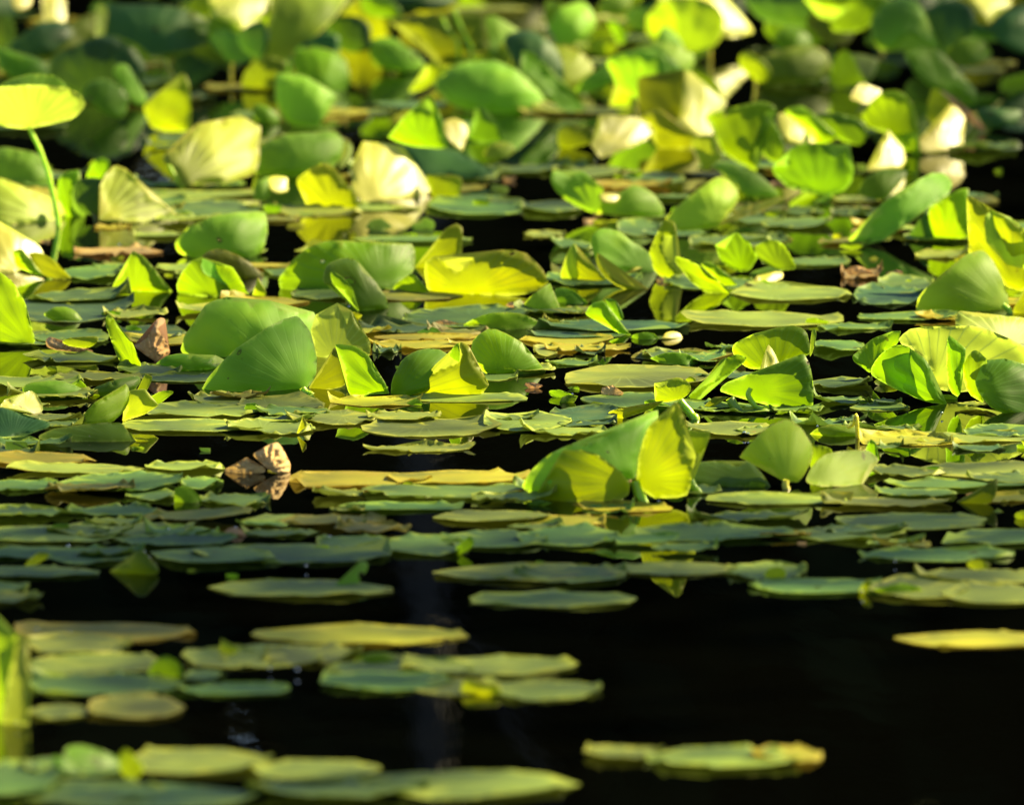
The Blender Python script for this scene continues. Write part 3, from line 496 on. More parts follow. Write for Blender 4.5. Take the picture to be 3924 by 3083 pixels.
leaf|B2|1200|l d|2000,1200|1630,1180* 1750,1110 1900,1065 2060,1065 2180,1090 2300,1150 2450,1220* 2135,1215 1900,1200|long low lime leaf humped above the water, centre@the long low lime leaf
leaf|B3|800|p s|400,780|430,500 360,620 320,780 450,790 480,700|pale back half of a split leaf, right of the yellow bowl leaf
leaf|B3|810|y s|600,800|430,495* 470,600 600,690 700,805* 460,805 430,720 400,600|pointed yellow leaf curving left, right of the yellow bowl leaf@the pointed yellow leaf
leaf|B3|870|y s|1000,880|620,575* 640,580 640,660 700,730 800,810 1000,880 1080,895* 900,885 760,830 650,740 610,650|thin yellow curved leaf edge sweeping down right like a sickle
leaf|B3|745|t r|1000,730|570,460 600,400 690,375 790,400 900,470 1020,560 1080,620 1110,745* 1000,740 850,720 700,720 620,640 585,560|rolled blue-green leaf with lime left end left of the orange twisted leaf@the lime-ended rolled leaf
leaf|B3|785|y s|1200,770|1140,340 1190,300 1250,330 1265,400 1220,440 1170,430* 1150,500 1160,570 1200,640 1260,700 1330,785* 1200,785 1110,750 1060,650 1050,560 1090,460 1120,390|orange-yellow twisted leaf with a hooked top, mirrored below@the orange twisted leaf
leaf|B3|900|l s|1700,900|1265,600* 1330,620 1440,680 1520,740 1600,800 1700,890 1800,960* 1650,920 1500,890 1380,800 1300,700 1250,640|ragged lime leaf sloping down to the right beside the twisted leaf@the ragged sloping lime leaf
leaf|B3|850|l s|1700,830|1470,670 1520,645 1580,670 1640,720 1710,770 1760,840* 1650,840 1560,760|small lime leaf behind the ragged sloping lime leaf
leaf|B3|740|l s|1800,710|1750,395* 1800,440 1870,500 1930,610* 1900,660 1850,720 1750,720 1640,650 1580,510* 1660,530 1700,480|ragged green leaf with a pointed tattered top, right of centre@the tattered green leaf
leaf|B3|780|g s|2100,690|1900,540 1980,480 2060,470 2135,500 2200,600 2240,700 2100,710 1960,640|green leaf with soft edges right of the tattered green leaf
leaf|B3|835|w w|2000,830|1880,820* 1930,760 1960,800 2040,740 2120,730 2130,780 2000,830 1950,840|small cream-white leaf curl floating at right with a dark top
+|g f|2000,790|1860,750 1950,700 2060,690 2130,720 2100,760 1960,790
leaf|B3|1245|l s|890,1240|525,1070 570,1000 640,965 690,985 740,1060 790,1130 850,1200 895,1245* 780,1220 690,1160 600,1120|small bright lime leaf with frayed right edge leaning left, centre@the small frayed lime leaf
leaf|B3|1280|l d|1000,1280|900,1250 1000,1220 1070,1230 1130,1280* 1000,1285 910,1280|tiny lime leaf hump left of the tiny cream shell leaf
leaf|B3|1280|w w|1230,1280|1140,1280* 1170,1230 1230,1215 1290,1230 1325,1280*|tiny cream shell-shaped leaf with a clear mirror image, centre@the tiny cream shell leaf
leaf|B3|1060|t d|150,1050|0,1020 60,940 150,870 230,820* 260,900 290,1000 330,1070* 150,1070 0,1060|small grey-green triangular leaf below the yellow bowl leaf
leaf|B3|1120|g s|800,1110|680,950 760,960 810,1030 830,1110 800,1120 740,1050|dark green arc of leaf behind the small frayed lime leaf
leaf|B3|990|g d|400,980|270,880 350,860 420,880 480,930 560,995* 430,995 290,990|low dark lime leaf right of the small grey-green triangular leaf
leaf|B3|1485|l d|1300,1480|1050,1440* 1150,1400 1280,1385 1380,1410 1450,1450 1530,1510* 1300,1490 1130,1470|flat lime blade-shaped leaf lying left of the long lime blade
leaf|C3|320|y s|1270,170|1080,40 1110,70 1180,40 1220,0 1300,-5 1370,40 1380,100 1330,150 1280,170 1180,190 1090,180 1100,120|small ragged yellow-lime leaf perched on a thick leaning stalk@the small ragged stalked leaf
+|y s|1160,180|700,360* 700,300 740,260 900,230 1160,180* 1100,230 1000,270 860,320
~|l|46|1290,180 1340,240 1390,300 1420,340
leaf|C3|260|o s|1600,150|1430,320* 1480,240 1560,160 1620,150 1690,150 1600,190 1500,280|thin brown-edged leaf sliver under the long lime blade
~|g|56|1700,160 1740,230 1800,300 1810,330
leaf|C3|1000|t d|870,860|0,880* 60,780 150,680 250,610 400,545 540,540 700,450 900,350 1110,255* 1115,340 1060,400 1000,520 960,640 930,800 870,820 600,900 300,940 100,950|large central plant leaf, blue-green back with two yellow ribbed wings and stalk@the big winged leaf
+|y s|880,860|330,590* 450,580 600,620 720,700 800,760 880,860* 860,960 700,1000 450,1020 190,1035 60,1045* 150,900 220,780 280,680
+|y s|960,840|1260,190* 1310,260 1325,380 1335,500 1330,620 1400,650 1420,620 1380,840 1350,950* 1200,975 1080,970 990,900 940,850 950,780 960,650 980,560 1020,430 1100,340 1220,270
~|l|55|925,835 950,920 990,1000 1030,1080
leaf|C3|930|y s|1450,640|1340,440 1540,430* 1530,500 1480,600 1430,640 1400,800 1370,900 1345,700|yellow-green leaf peeking out right behind the big winged leaf
~|l|50|1375,830 1410,900 1450,960
leaf|C3|890|g f|1900,860|1420,700 1600,680 1750,700 1870,680 1950,760 2030,885* 1900,880 1700,890 1500,880 1400,840|dark green shaded leaf between the big winged leaf and ribbed tent leaf
leaf|C4|890|p d|190,840|-190,640* -130,560 -50,470 60,390 170,340 240,350* 320,420 390,520 405,580 380,700 330,800 290,845* 160,830 80,760 0,710 -60,700|ribbed tent leaf, pale blue-green with cream ribs, right@the ribbed tent leaf
~|y|40|190,830 185,880 205,950
leaf|C4|880|p w|450,860|350,820 420,700 500,630 620,595 780,585 880,600 950,670* 890,700 860,740 820,800 810,875* 650,880 480,880 380,860|pale lime leaf bulging right of the ribbed tent leaf@the bulging pale leaf
leaf|C4|760|g s|450,700|400,560 480,550 560,580 560,650 480,720 390,730|dark green leaf between the ribbed tent leaf and bulging pale leaf
leaf|C4|700|l s|900,650|885,485* 930,540 935,600 950,670* 900,630 840,590|small upright lime spike behind the bulging pale leaf
leaf|C4|475|l d|800,480|380,460* 450,400 560,380 700,385 850,420 1030,480* 700,480 500,475|low lime leaf with a pointed right end above the bulging pale leaf@the low pointed lime leaf
~|y|22|690,400 740,370 765,310
leaf|C4|1025|o s|1700,1020|1915,810* 1915,900 1890,980 1840,1025* 1700,1028 1550,1028* 1680,960 1800,890|olive-brown pointed sail leaf alone at lower right@the olive sail leaf
leaf|C1|385|l r|700,380|1030,40* 1055,90 1050,190 1000,280 900,360 760,385 655,388* 690,290 760,210 860,150 950,100|bright lime leaf slanting up right among the pads at lower left@the slanting lime leaf
leaf|C1|355|p s|1000,350|1080,90 1190,85* 1230,150 1300,220* 1200,280 1080,320 1000,355* 1050,240 1020,150|square pale leaf with yellow base right of the slanting lime leaf
leaf|C1|260|l s|1250,200|1230,150* 1330,100 1420,110 1360,160 1290,210|small green leaf lobe poking right from the square pale leaf
leaf|C1|130|y s|1180,100|1140,60 1190,-40* 1240,-20 1240,20 1190,110 1130,90|pale yellow finger-shaped leaf tip above the square pale leaf
leaf|C1|120|l s|650,110|525,85* 600,60 650,0* 700,50 720,90 690,122 600,115|small curled lime leaf with a peak left of the slanting lime leaf
leaf|C1|155|t d|450,150|160,120 200,60 300,25 500,25 700,100 560,158 300,158|low rolled blue-green leaf at left above the cream crumpled leaf@the low rolled leaf
leaf|C1|145|g d|900,140|720,130 800,60 950,10 1130,-20 1130,60 1000,130 850,145|green humped leaf right of the low rolled leaf
dead|C1|300|w w|200,250|0,240* 50,160 130,190 240,95 300,130 340,200 355,260* 300,300 200,250 100,240|cream and pink crumpled leaf near the left edge@the cream crumpled leaf
leaf|C1|520|d f|100,500|-20,250 100,265 200,300 410,370 300,430 120,470 60,520 -20,520|large dark teal leaf at the left edge below the cream crumpled leaf
leaf|C1|520|g f|1000,510|320,480 450,410 700,375 980,360* 1030,410 1060,460 1120,520* 800,522 450,520|dark green leaf with a toothed right end at lower left
dead|C2|775|b s|-100,760|-300,740* -200,690 -120,640* -50,700 20,720 20,770 -150,778 -280,778|crumpled dead leaf, brown and beige, sitting on black water lower left@the crumpled dead leaf
+|b c|60,760|-60,620 0,580 60,540 140,525 190,600 240,700 235,765* 150,778 60,740 0,690
leaf|C1|1015|l d|1550,1010|1430,900* 1500,870 1560,890 1620,950 1660,1005* 1550,1018 1440,1018 1425,960|small lime quarter-dome leaf mirrored in black water lower left@the quarter-dome lime leaf
leaf|C1|1540|y s|250,1530|200,1530 250,1470 320,1420 400,1430 390,1465 310,1505 240,1545|small yellow tongue-shaped leaf on pads at lower left edge@the yellow tongue leaf
dead|C1|1600|o s|1150,1600|890,1590 960,1540 1060,1500 1130,1400 1200,1430 1240,1500 1290,1530 1290,1590 1150,1605 1000,1610|little brown and green leaf debris clump over black water lower left@the brown debris clump
leaf|C2|460|y s|300,455|345,305* 375,370 350,410 290,460* 320,380|tiny yellow upright spike-leaf on pads below the fanned dome leaf
leaf|C2|1690|g r|620,1700|590,1700* 680,1620 760,1560 800,1500 870,1500 870,1560 830,1620 780,1690 700,1708|green leaf bud with pinkish tip rising from a lower left pad@the pink-tipped bud leaf
leaf|C2|1440|l s|1600,1435|1715,1280* 1745,1340 1700,1400 1600,1445* 1590,1390 1660,1320|green pointed leaf blade on pads left of the big winged leaf's reflection
leaf|D5|1060|t s|100,1050|-60,240 50,320 130,372* 125,560 95,800 50,1065* -60,1065|tall blurred leaf at the lower left edge with a bright cream right side@the tall leaf at lower left
+|k s|100,1050|122,368* 190,370 220,440 230,700 230,1065* 20,1065 60,800 100,560
leaf|D5|700|l s|1300,695|1160,675* 1200,600 1260,550 1330,540 1420,610 1430,695* 1300,700|small lime half-dome leaf among blurred pads at lower left@the lime half-dome leaf
leaf|D5|1500|y s|1000,1500|950,1290 1010,1275 1080,1350 1130,1410 1090,1480 1010,1510 940,1420|yellow crumpled leaf knob between blurred pads at the bottom left@the yellow knob leaf
leaf|D5|1450|g w|700,1440|510,1300 540,1245 640,1240 800,1280 930,1340 960,1400 850,1455 700,1450 600,1390|green leaf with pinkish rim left of the yellow knob leaf
leaf|D5|1480|g w|600,1450|410,1330 470,1330 560,1400 660,1430 650,1475 560,1465 460,1430|narrow dark green leaf with pale rim at bottom left
leaf|D5|530|p s|1800,510|1740,400* 1800,440 1880,490 1800,525 1730,510|small pale pointed leaf tip on blurred pads lower left
leaf|D7|40|l d|1500,40|1320,30 1400,0 1500,-25 1600,0 1645,38* 1500,45|low bright green dome leaf on the water lower right@the low green dome leaf
leaf|D7|35|y s|1270,30|1255,35* 1280,0 1310,-40 1345,-30 1320,10 1290,40|thin yellow upright leaf stub left of the low green dome leaf
dead|D6|640|y s|1300,640|1205,560* 1240,540 1300,570 1340,600 1400,570 1430,610 1400,645 1200,645|orange-cream crumpled leaf bit on a blurred pad, bottom centre@the orange-cream leaf bit
leaf|D6|455|l d|700,460|565,450 600,400 700,383 800,400 900,450* 740,465|bright green wedge leaf on blurred pads, bottom centre left@the green wedge leaf
dead|C4|1640|y s|100,1640|10,1600 60,1550 150,1540 190,1600 140,1650 40,1650|golden yellow crumpled leaf bit on a pad at lower right@the golden leaf bit
leaf|C4|1150|y s|2100,1140|2060,1110 2130,1080 2190,1090 2190,1150 2090,1155|small yellow leaf at the right edge, lower right
leaf|C4|1110|g f|1950,1140|1850,1130 1920,1060* 1960,1110 2050,1140 1950,1160|small dark green upturned leaf corner lower right
"""
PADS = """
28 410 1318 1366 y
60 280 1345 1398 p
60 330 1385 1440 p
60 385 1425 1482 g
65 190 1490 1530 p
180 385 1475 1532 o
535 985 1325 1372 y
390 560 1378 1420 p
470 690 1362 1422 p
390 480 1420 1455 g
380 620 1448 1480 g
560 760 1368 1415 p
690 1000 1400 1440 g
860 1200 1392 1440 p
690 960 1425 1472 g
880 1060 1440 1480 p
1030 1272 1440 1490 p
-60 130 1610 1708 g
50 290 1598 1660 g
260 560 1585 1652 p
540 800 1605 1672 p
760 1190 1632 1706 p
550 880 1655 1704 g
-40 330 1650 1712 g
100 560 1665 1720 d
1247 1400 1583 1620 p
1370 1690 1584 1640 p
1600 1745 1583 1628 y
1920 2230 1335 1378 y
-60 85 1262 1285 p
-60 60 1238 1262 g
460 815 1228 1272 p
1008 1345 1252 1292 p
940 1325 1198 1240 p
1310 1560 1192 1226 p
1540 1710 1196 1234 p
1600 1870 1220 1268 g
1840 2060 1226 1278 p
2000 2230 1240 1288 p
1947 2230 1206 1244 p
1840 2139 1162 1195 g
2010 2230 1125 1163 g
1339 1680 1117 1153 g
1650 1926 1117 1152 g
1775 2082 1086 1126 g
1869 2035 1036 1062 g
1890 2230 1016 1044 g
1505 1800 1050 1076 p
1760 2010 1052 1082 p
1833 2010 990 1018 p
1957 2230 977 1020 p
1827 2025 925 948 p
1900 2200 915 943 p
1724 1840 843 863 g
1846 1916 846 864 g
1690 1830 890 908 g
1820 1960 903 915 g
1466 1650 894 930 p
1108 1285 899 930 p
1170 1305 864 901 d
1232 1438 834 866 g
1108 1310 1116 1166 g
1474 1710 1086 1113 g
1238 1342 1075 1092 g
1121 1277 1094 1122 y
1108 1323 1197 1246 g
520 680 1091 1120 p
715 775 1104 1127 p
520 680 1122 1140 g
665 777 1040 1061 p
770 1120 1023 1064 g
710 980 1064 1089 g
619 900 995 1040 y
820 1125 998 1036 y
904 1160 1083 1116 p
400 834 1150 1200 g
673 840 1135 1168 g
813 995 1138 1186 g
928 1160 1122 1170 g
782 1000 944 961 p
772 1055 883 933 p
619 803 870 907 p
480 663 891 927 p
500 676 842 883 p
865 1108 834 856 p
1029 1210 878 921 p
15 301 985 1010 p
304 475 979 1006 p
-60 130 1016 1046 g
125 389 1005 1052 g
270 375 1034 1068 g
385 470 1010 1040 g
425 570 1045 1077 g
-60 150 1078 1105 g
150 340 1073 1100 g
-60 260 1109 1158 p
117 415 1104 1148 p
250 493 1134 1166 g
324 580 1158 1206 g
-60 215 1158 1190 g
104 290 1161 1200 g
-60 215 1203 1230 g
-60 75 950 974 g
-60 140 933 953 g
52 180 876 900 p
301 560 855 892 p
260 560 889 923 p
410 560 833 868 p
10 275 621 690 d
62 235 703 736 g
55 260 749 774 g
130 260 562 597 g
260 390 684 726 d
160 340 525 547 b
293 390 492 508 p
355 540 422 468 g
275 560 401 424 p
98 310 791 814 p
-60 165 800 830 p
300 495 793 814 g
910 1108 409 463 g
756 1008 502 519 g
567 760 440 462 p
775 1020 689 708 d
785 1021 707 724 y
785 975 725 745 y
795 850 738 752 d
865 1110 650 702 g
1113 1199 489 506 p
1170 1265 512 534 g
1310 1400 468 506 g
1108 1238 422 460 g
1173 1300 648 672 p
1147 1430 676 712 d
1445 1790 663 698 p
1549 1786 606 644 p
1536 1662 450 478 g
1160 1357 578 612 g
1113 1303 707 738 y
1134 1182 733 760 p
1220 1282 736 758 d
1196 1510 772 830 p
1362 1502 746 772 g
1445 1540 743 776 g
1157 1264 762 778 g
1620 1763 461 492 g
1763 1864 442 462 g
1867 1978 584 628 g
1810 1952 606 652 d
1828 2030 663 684 g
1726 1835 720 752 g
1721 1853 798 830 g
1940 2056 530 552 p
1790 1870 575 596 b
620 760 608 640 g
560 640 560 590 g
780 900 596 618 g
330 470 560 580 p
200 320 560 580 g
990 1110 740 770 g
1010 1100 780 812 g
900 1060 350 388 g
1180 1330 350 380 p
1330 1450 362 396 g
1230 1420 385 404 y
300 520 385 402 g
130 240 430 450 g
700 880 436 450 p
1500 1640 500 520 g
2050 2230 905 930 g
1840 1960 1146 1160 g
"""
# ---------------------------------------------------------------- setting: water, far bank, far wood
def water():
    m = bpy.data.materials.new("pond_water"); m.use_nodes = True; t = m.node_tree; p = t.nodes["Principled BSDF"]
    p.inputs['Base Color'].default_value = (.0009, .0010, .0006, 1); p.inputs['Roughness'].default_value = .015; p.inputs['IOR'].default_value = 1.33
    tc = nd(t, "ShaderNodeTexCoord"); mp = nd(t, "ShaderNodeMapping"); mp.inputs['Scale'].default_value = (1, .45, 1)
    t.links.new(tc.outputs['Object'], mp.inputs[0])
    n1 = nd(t, "ShaderNodeTexNoise", Scale=7.0, Detail=2.0); n2 = nd(t, "ShaderNodeTexNoise", Scale=45.0, Detail=2.0)
    t.links.new(mp.outputs[0], n1.inputs['Vector']); t.links.new(mp.outputs[0], n2.inputs['Vector'])
    h = math_(t, 'ADD', n1.outputs[0], math_(t, 'MULTIPLY', n2.outputs[0], .10))
    b = nd(t, "ShaderNodeBump", Strength=.10, Distance=.006); t.links.new(h, b.inputs['Height']); t.links.new(b.outputs[0], p.inputs['Normal'])
    o = link_mesh("water", [(-400, -60, 0), (400, -60, 0), (400, 62, 0), (-400, 62, 0)], [(0, 1, 2, 3)], m, (0, 0, 0)); tag(o, kind='structure')
def far_bank():
    m = bpy.data.materials.new("bank_soil"); m.use_nodes = True; t = m.node_tree; p = t.nodes["Principled BSDF"]
    tc = nd(t, "ShaderNodeTexCoord"); n = nd(t, "ShaderNodeTexNoise", Scale=.6, Detail=6.0); t.links.new(tc.outputs['Object'], n.inputs['Vector'])
    t.links.new(mixc(t, n.outputs[0], (.02, .03, .01), (.05, .05, .025)), p.inputs['Base Color']); p.inputs['Roughness'].default_value = 1
    V = []; F = []; nx, ny = 80, 16
    for j in range(ny):
        for i in range(nx):
            x = -200 + 400 * i / (nx - 1); y = 58 + 140 * (j / (ny - 1)) ** 2
            V.append((x, y, -.4 + min(2.5, (y - 58) * .25) + .3 * noise.noise(Vector((x, y, 0)) * .1)))
    for j in range(ny - 1):
        for i in range(nx - 1): a = j * nx + i; F.append((a, a + 1, a + nx + 1, a + nx))
    tag(link_mesh("ground", V, F, m, (0, 58, 0)), kind='structure')
def far_wood():
    rnd = random.Random(5); V = []; F = []
    def quad(c, s, mi):
        n = Vector((rnd.gauss(0, 1), rnd.gauss(0, 1), rnd.gauss(0, 1))).normalized(); a = n.orthogonal().normalized(); b = n.cross(a); i = len(V)
        V.extend([c - a * s, c - b * s * .6, c + a * s, c + b * s * .6]); F.append((i, i + 1, i + 2, i + 3))
    for k in range(300):
        x = -75 + 150 * ((k * .618) % 1); y = rnd.uniform(61, 74); h = rnd.uniform(12, 16.5) + (y - 61) * .2; rw = rnd.uniform(2.2, 4)
        b = len(V)
        for i in range(8):
            for z, r in ((0, .28), (h * .8, .08)): V.append(Vector((x + r * math.cos(i * .785), y + r * math.sin(i * .785), z)))
        for i in range(8): j = (i + 1) % 8; F.append((b + 2 * i, b + 2 * j, b + 2 * j + 1, b + 2 * i + 1))
        for _ in range(260):
            zt = rnd.random() ** .8; z = .4 + zt * h; rr = rw * (1.15 - .75 * zt) * math.sqrt(rnd.random()); a = rnd.uniform(0, 6.283)
            quad(Vector((x + rr * math.cos(a), y + rr * math.sin(a), z)), rnd.uniform(.35, .75), 0)
    m = bpy.data.materials.new("wood_foliage"); m.use_nodes = True; t = m.node_tree; p = t.nodes["Principled BSDF"]
    g = nd(t, "ShaderNodeNewGeometry")
    t.links.new(mixc(t, g.outputs['Random Per Island'], (.005, .010, .003), (.016, .026, .008)), p.inputs['Base Color']); p.inputs['Roughness'].default_value = .9; p.inputs['Specular IOR Level'].default_value = .1  # foliage blackened so its unlit side mirrors as black in the water
    o = link_mesh("woodland", V, F, m, (0, 66, 0)); o.data.polygons.foreach_set("use_smooth", [False] * len(o.data.polygons))
    tag(o, "dark far-off wood along the pond's far bank, seen only mirrored in the water", "woodland", kind='stuff')
# ---------------------------------------------------------------- flat floating pads
PADN = 0
def pad_mesh(c, rx, ry, mk, seed, z0, name='lily_pad', rot=None, calm=1.0):
    rnd = random.Random(seed * 13 + 5); n = 150; ol = []
    na = rnd.uniform(0, 6.283) if rot is None else rot; nw = rnd.uniform(.08, .30); depth = rnd.uniform(.45, .8)
    scal = rnd.choice((0, .02, .035)); f1, f2 = rnd.randint(9, 15), rnd.uniform(0, 6.28)
    bites = [(rnd.uniform(0, 6.283), rnd.uniform(.03, .12), rnd.uniform(.06, .28)) for _ in range(rnd.randint(2, 6))]
    for i in range(n):
        th = 2 * math.pi * i / n; d = abs((th - na + math.pi) % (2 * math.pi) - math.pi)
        pw = .82 + .18 * abs(math.cos(th)) ** 3
        r = pw * (1.04 + .24 * noise.noise(Vector((math.cos(th) * 1.3, math.sin(th) * 1.3, seed * 3.1))) + .15 * noise.noise(Vector((math.cos(th) * 5, math.sin(th) * 5, seed * 2.2))) + .10 * noise.noise(Vector((math.cos(th) * 11, math.sin(th) * 13, seed * 1.3))))
        r += scal * abs(math.sin(f1 * th / 2 + f2)) + rnd.uniform(-.009, .009)
        for ba, bw, bd in bites:
            e = abs((th - ba + math.pi) % (2 * math.pi) - math.pi)
            if e < bw: r *= 1 - bd * (1 - (e / bw) ** 2)
        if d < nw: r *= 1 - depth * (1 - d / nw)
        ol.append((rx * r * math.cos(th), ry * r * math.sin(th)))
    sy = 1.0
    v2, F, rim = sheet(ol, max(.006, rx / 11), rnd)
    ox, oy = .25 * rx * math.cos(na), .25 * ry * math.sin(na)
    amp = rnd.uniform(.0004, .0014) * min(1.5, rx / .08); V = []; UV = []
    k1 = rnd.uniform(0, 6.28); lip = rnd.uniform(0, .006) * calm
    lift_a = rnd.uniform(0, 6.28); ruf = rnd.uniform(.006, .014) * calm; tilt = rnd.choice((0, 0, .001, .002)) * calm
    for x, y in v2:
        q = math.hypot(x / rx, y / ry); a = math.atan2(y, x)
        z = z0 + amp * noise.noise(Vector((x, y, seed)) * (3.2 / rx)) * (.5 + q) + q ** 4 * amp * .7 * math.sin(6 * a + k1)
        z += q ** 5 * ruf * max(-.1, noise.noise(Vector((math.cos(a) * 5.5, math.sin(a) * 5.5, seed * 4.4))))
        z += tilt * (x / rx * math.cos(lift_a) + y / ry * math.sin(lift_a) + .7)
        z += lip * max(0, q - .8) * 5 * max(0, math.cos(a - lift_a)) ** 2
        if z < .001: z = .001 + (z - .001) * .15
        V.append((c.x + x, c.y + y, max(.0006, z))); UV.append(((x - ox) / rx * .6, (y - oy) / rx * .6))
    return link_mesh(name, V, F, PM[mk], (c.x, c.y, 0), None, UV, rim)
TONE = {'g': 'green', 'p': 'pale green', 'y': 'yellow', 'o': 'olive', 'd': 'dark teal', 'b': 'brown'}
USED = set(); PADINFO = []
def place_words(x, y, size_word, tone, noun, cat_group=None):
    ls = sorted(LAND, key=lambda l: ((l[0] - x) ** 2 + ((l[1] - y) * 2.2) ** 2))
    for adj in ('', 'ragged ', 'thin '):
        for l in ls[:7]:
            dx, dy = x - l[0], (y - l[1]) * 2.2
            if abs(dx) > abs(dy): w_ = 'right of ' if dx > 0 else 'left of '
            else: w_ = 'in front of ' if dy > 0 else 'behind '
            near = 'just ' if dx * dx + dy * dy < 260 ** 2 else ('' if dx * dx + dy * dy < 600 ** 2 else 'well ')
            s = f"{adj if adj != 'thin ' else ''}{size_word} {tone} {noun} {near}{w_}{l[2]}"
            if s not in USED and len(s.split()) <= 16: USED.add(s); return s
    for l in ls[:5]:
        for m_ in ls[1:8]:
            if m_ is l: continue
            s = f"{size_word} {tone} {noun} near {l[2]} and {m_[2]}"
            if s not in USED and len(s.split()) <= 16: USED.add(s); return s
    return f"{size_word} {tone} {noun} near {ls[0][2]}"
def build_pads(text):
    rows = [ln.split() for ln in text.strip().splitlines()]
    for i, (x0, x1, y0, y1, mk) in enumerate(rows):
        x0, x1, y0, y1 = [float(v) * 1.80497 for v in (x0, x1, y0, y1)]
        a = at_water(x0, (y0 + y1) / 2); b = at_water(x1, (y0 + y1) / 2); f = at_water((x0 + x1) / 2, y0 + 4); n_ = at_water((x0 + x1) / 2, y1)
        c = Vector(((a.x + b.x) / 2, (f.y + n_.y) / 2, 0)); rx = (b.x - a.x) / 2; ry = (f.y - n_.y) / 2
        o = pad_mesh(c, rx * .96, ry * .96, mk, i + 1, .0006 + .0008 * ((i * 7) % 4), calm=.8 if y0 > 2000 else 1.0)
        wv = (x1 - x0) / 1.805
        s = 'small' if wv < 110 else 'medium' if wv < 190 else 'large' if wv < 290 else 'very long'
        tag(o, place_words((x0 + x1) / 2, y1, s, TONE[mk], 'flat pad'), 'lily pad', 'flat pads floating on the pond')
        PADINFO.append((c.x, c.y, rx, ry))
water(); far_bank(); far_wood()
build_leaves(LEAVES)
build_pads(PADS)
# ---------------------------------------------------------------- dead trunk whose mirror image makes the faint grey streak
def dead_tree():
    o = empty('bare_tree', (-.55, 58.5, 0))
    m = bpy.data.materials.new("grey_bark"); m.use_nodes = True; t = m.node_tree; p = t.nodes["Principled BSDF"]
    tc = nd(t, "ShaderNodeTexCoord"); n = nd(t, "ShaderNodeTexNoise", Scale=3.0, Detail=6.0); t.links.new(tc.outputs['Object'], n.inputs['Vector'])
    t.links.new(mixc(t, n.outputs[0], (.02, .02, .02), (.05, .05, .05)), p.inputs['Base Color']); p.inputs['Roughness'].default_value = .9
    P = [Vector((-.55 + .12 * math.sin(z * .7), 58.5, z)) for z in (-.3, 3, 6, 9, 12, 14)]
    tube('trunk', P, [.2, .17, .15, .13, .10, .05], m, o.location, o)
    for z, sx in ((8, 1), (10.3, -1), (11.5, 1)):
        tube('branch', [Vector((-.55, 58.5, z)), Vector((-.55 + sx * .6, 58.4, z + .8)), Vector((-.55 + sx * 1.0, 58.2, z + 2))], [.06, .04, .015], m, o.location, o)
    tag(o, "bare pale trunk on the far bank, mirrored as a faint grey streak", "tree")
dead_tree()
# ---------------------------------------------------------------- tree beyond the right edge of the picture whose foliage dapples the pads with shade
def shade_tree():
    rnd = random.Random(77); V = []; F = []
    spots = []
    def zone(x0, x1, y0, y1, n): spots.extend((rnd.uniform(x0, x1), rnd.uniform(y0, y1)) for _ in range(n))
    zone(-150, 2300, 1095, 1270, 22); zone(200, 900, 1400, 1720, 5)
    zone(-200, 400, 20, 210, 10); zone(1650, 2350, 40, 260, 15); zone(500, 1100, 600, 700, 2); zone(-150, 700, 700, 1000, 3); zone(1100, 1500, 330, 480, 2)
    ends = []
    for vx, vy in spots:
        if 650 < vx < 1600 and 900 < vy < 1205: continue
        g = at_water(vx * 1.80497, vy * 1.80497); c = g + sd * rnd.uniform(9.5, 12.5); ends.append(c)
        for _ in range(rnd.randint(26, 60)):
            p = c + Vector((rnd.gauss(0, .17), rnd.gauss(0, .30), rnd.gauss(0, .14)))
            n = Vector((rnd.gauss(0, 1), rnd.gauss(0, 1), rnd.gauss(0, 1) + .8)).normalized(); a = n.orthogonal().normalized(); b = n.cross(a)
            r = rnd.uniform(.035, .075); i = len(V)
            V.extend([p - a * r, p - b * r * .5 + n * .006, p + a * r, p + b * r * .5 + n * .006]); F.append((i, i + 1, i + 2, i + 3))
    root = empty('overhanging_tree', (15, 20, 0))
    link_mesh('crown', V, F, bpy.data.materials['wood_foliage'], root.location, root)
    tr = Vector((15, 20, 0)); top = Vector((11.5, 17.5, 7.2))
    tube('trunk', [tr + Vector((0, 0, -.5)), Vector((14.6, 19.6, 2.5)), Vector((13.4, 18.8, 5)), top], [.32, .26, .2, .12], bpy.data.materials['grey_bark'], root.location, root)
    for k, c in enumerate(ends[::4]):
        tube('limb', [Vector((13.4, 18.8, 5)) if k % 2 else top, (top + c) / 2 + Vector((0, 0, .3)), c], [.05, .03, .01], bpy.data.materials['grey_bark'], root.location, root, seg=6)
    tag(root, "leafy tree overhanging the pond beyond the right edge, dappling the pads with shade", "tree")
shade_tree()
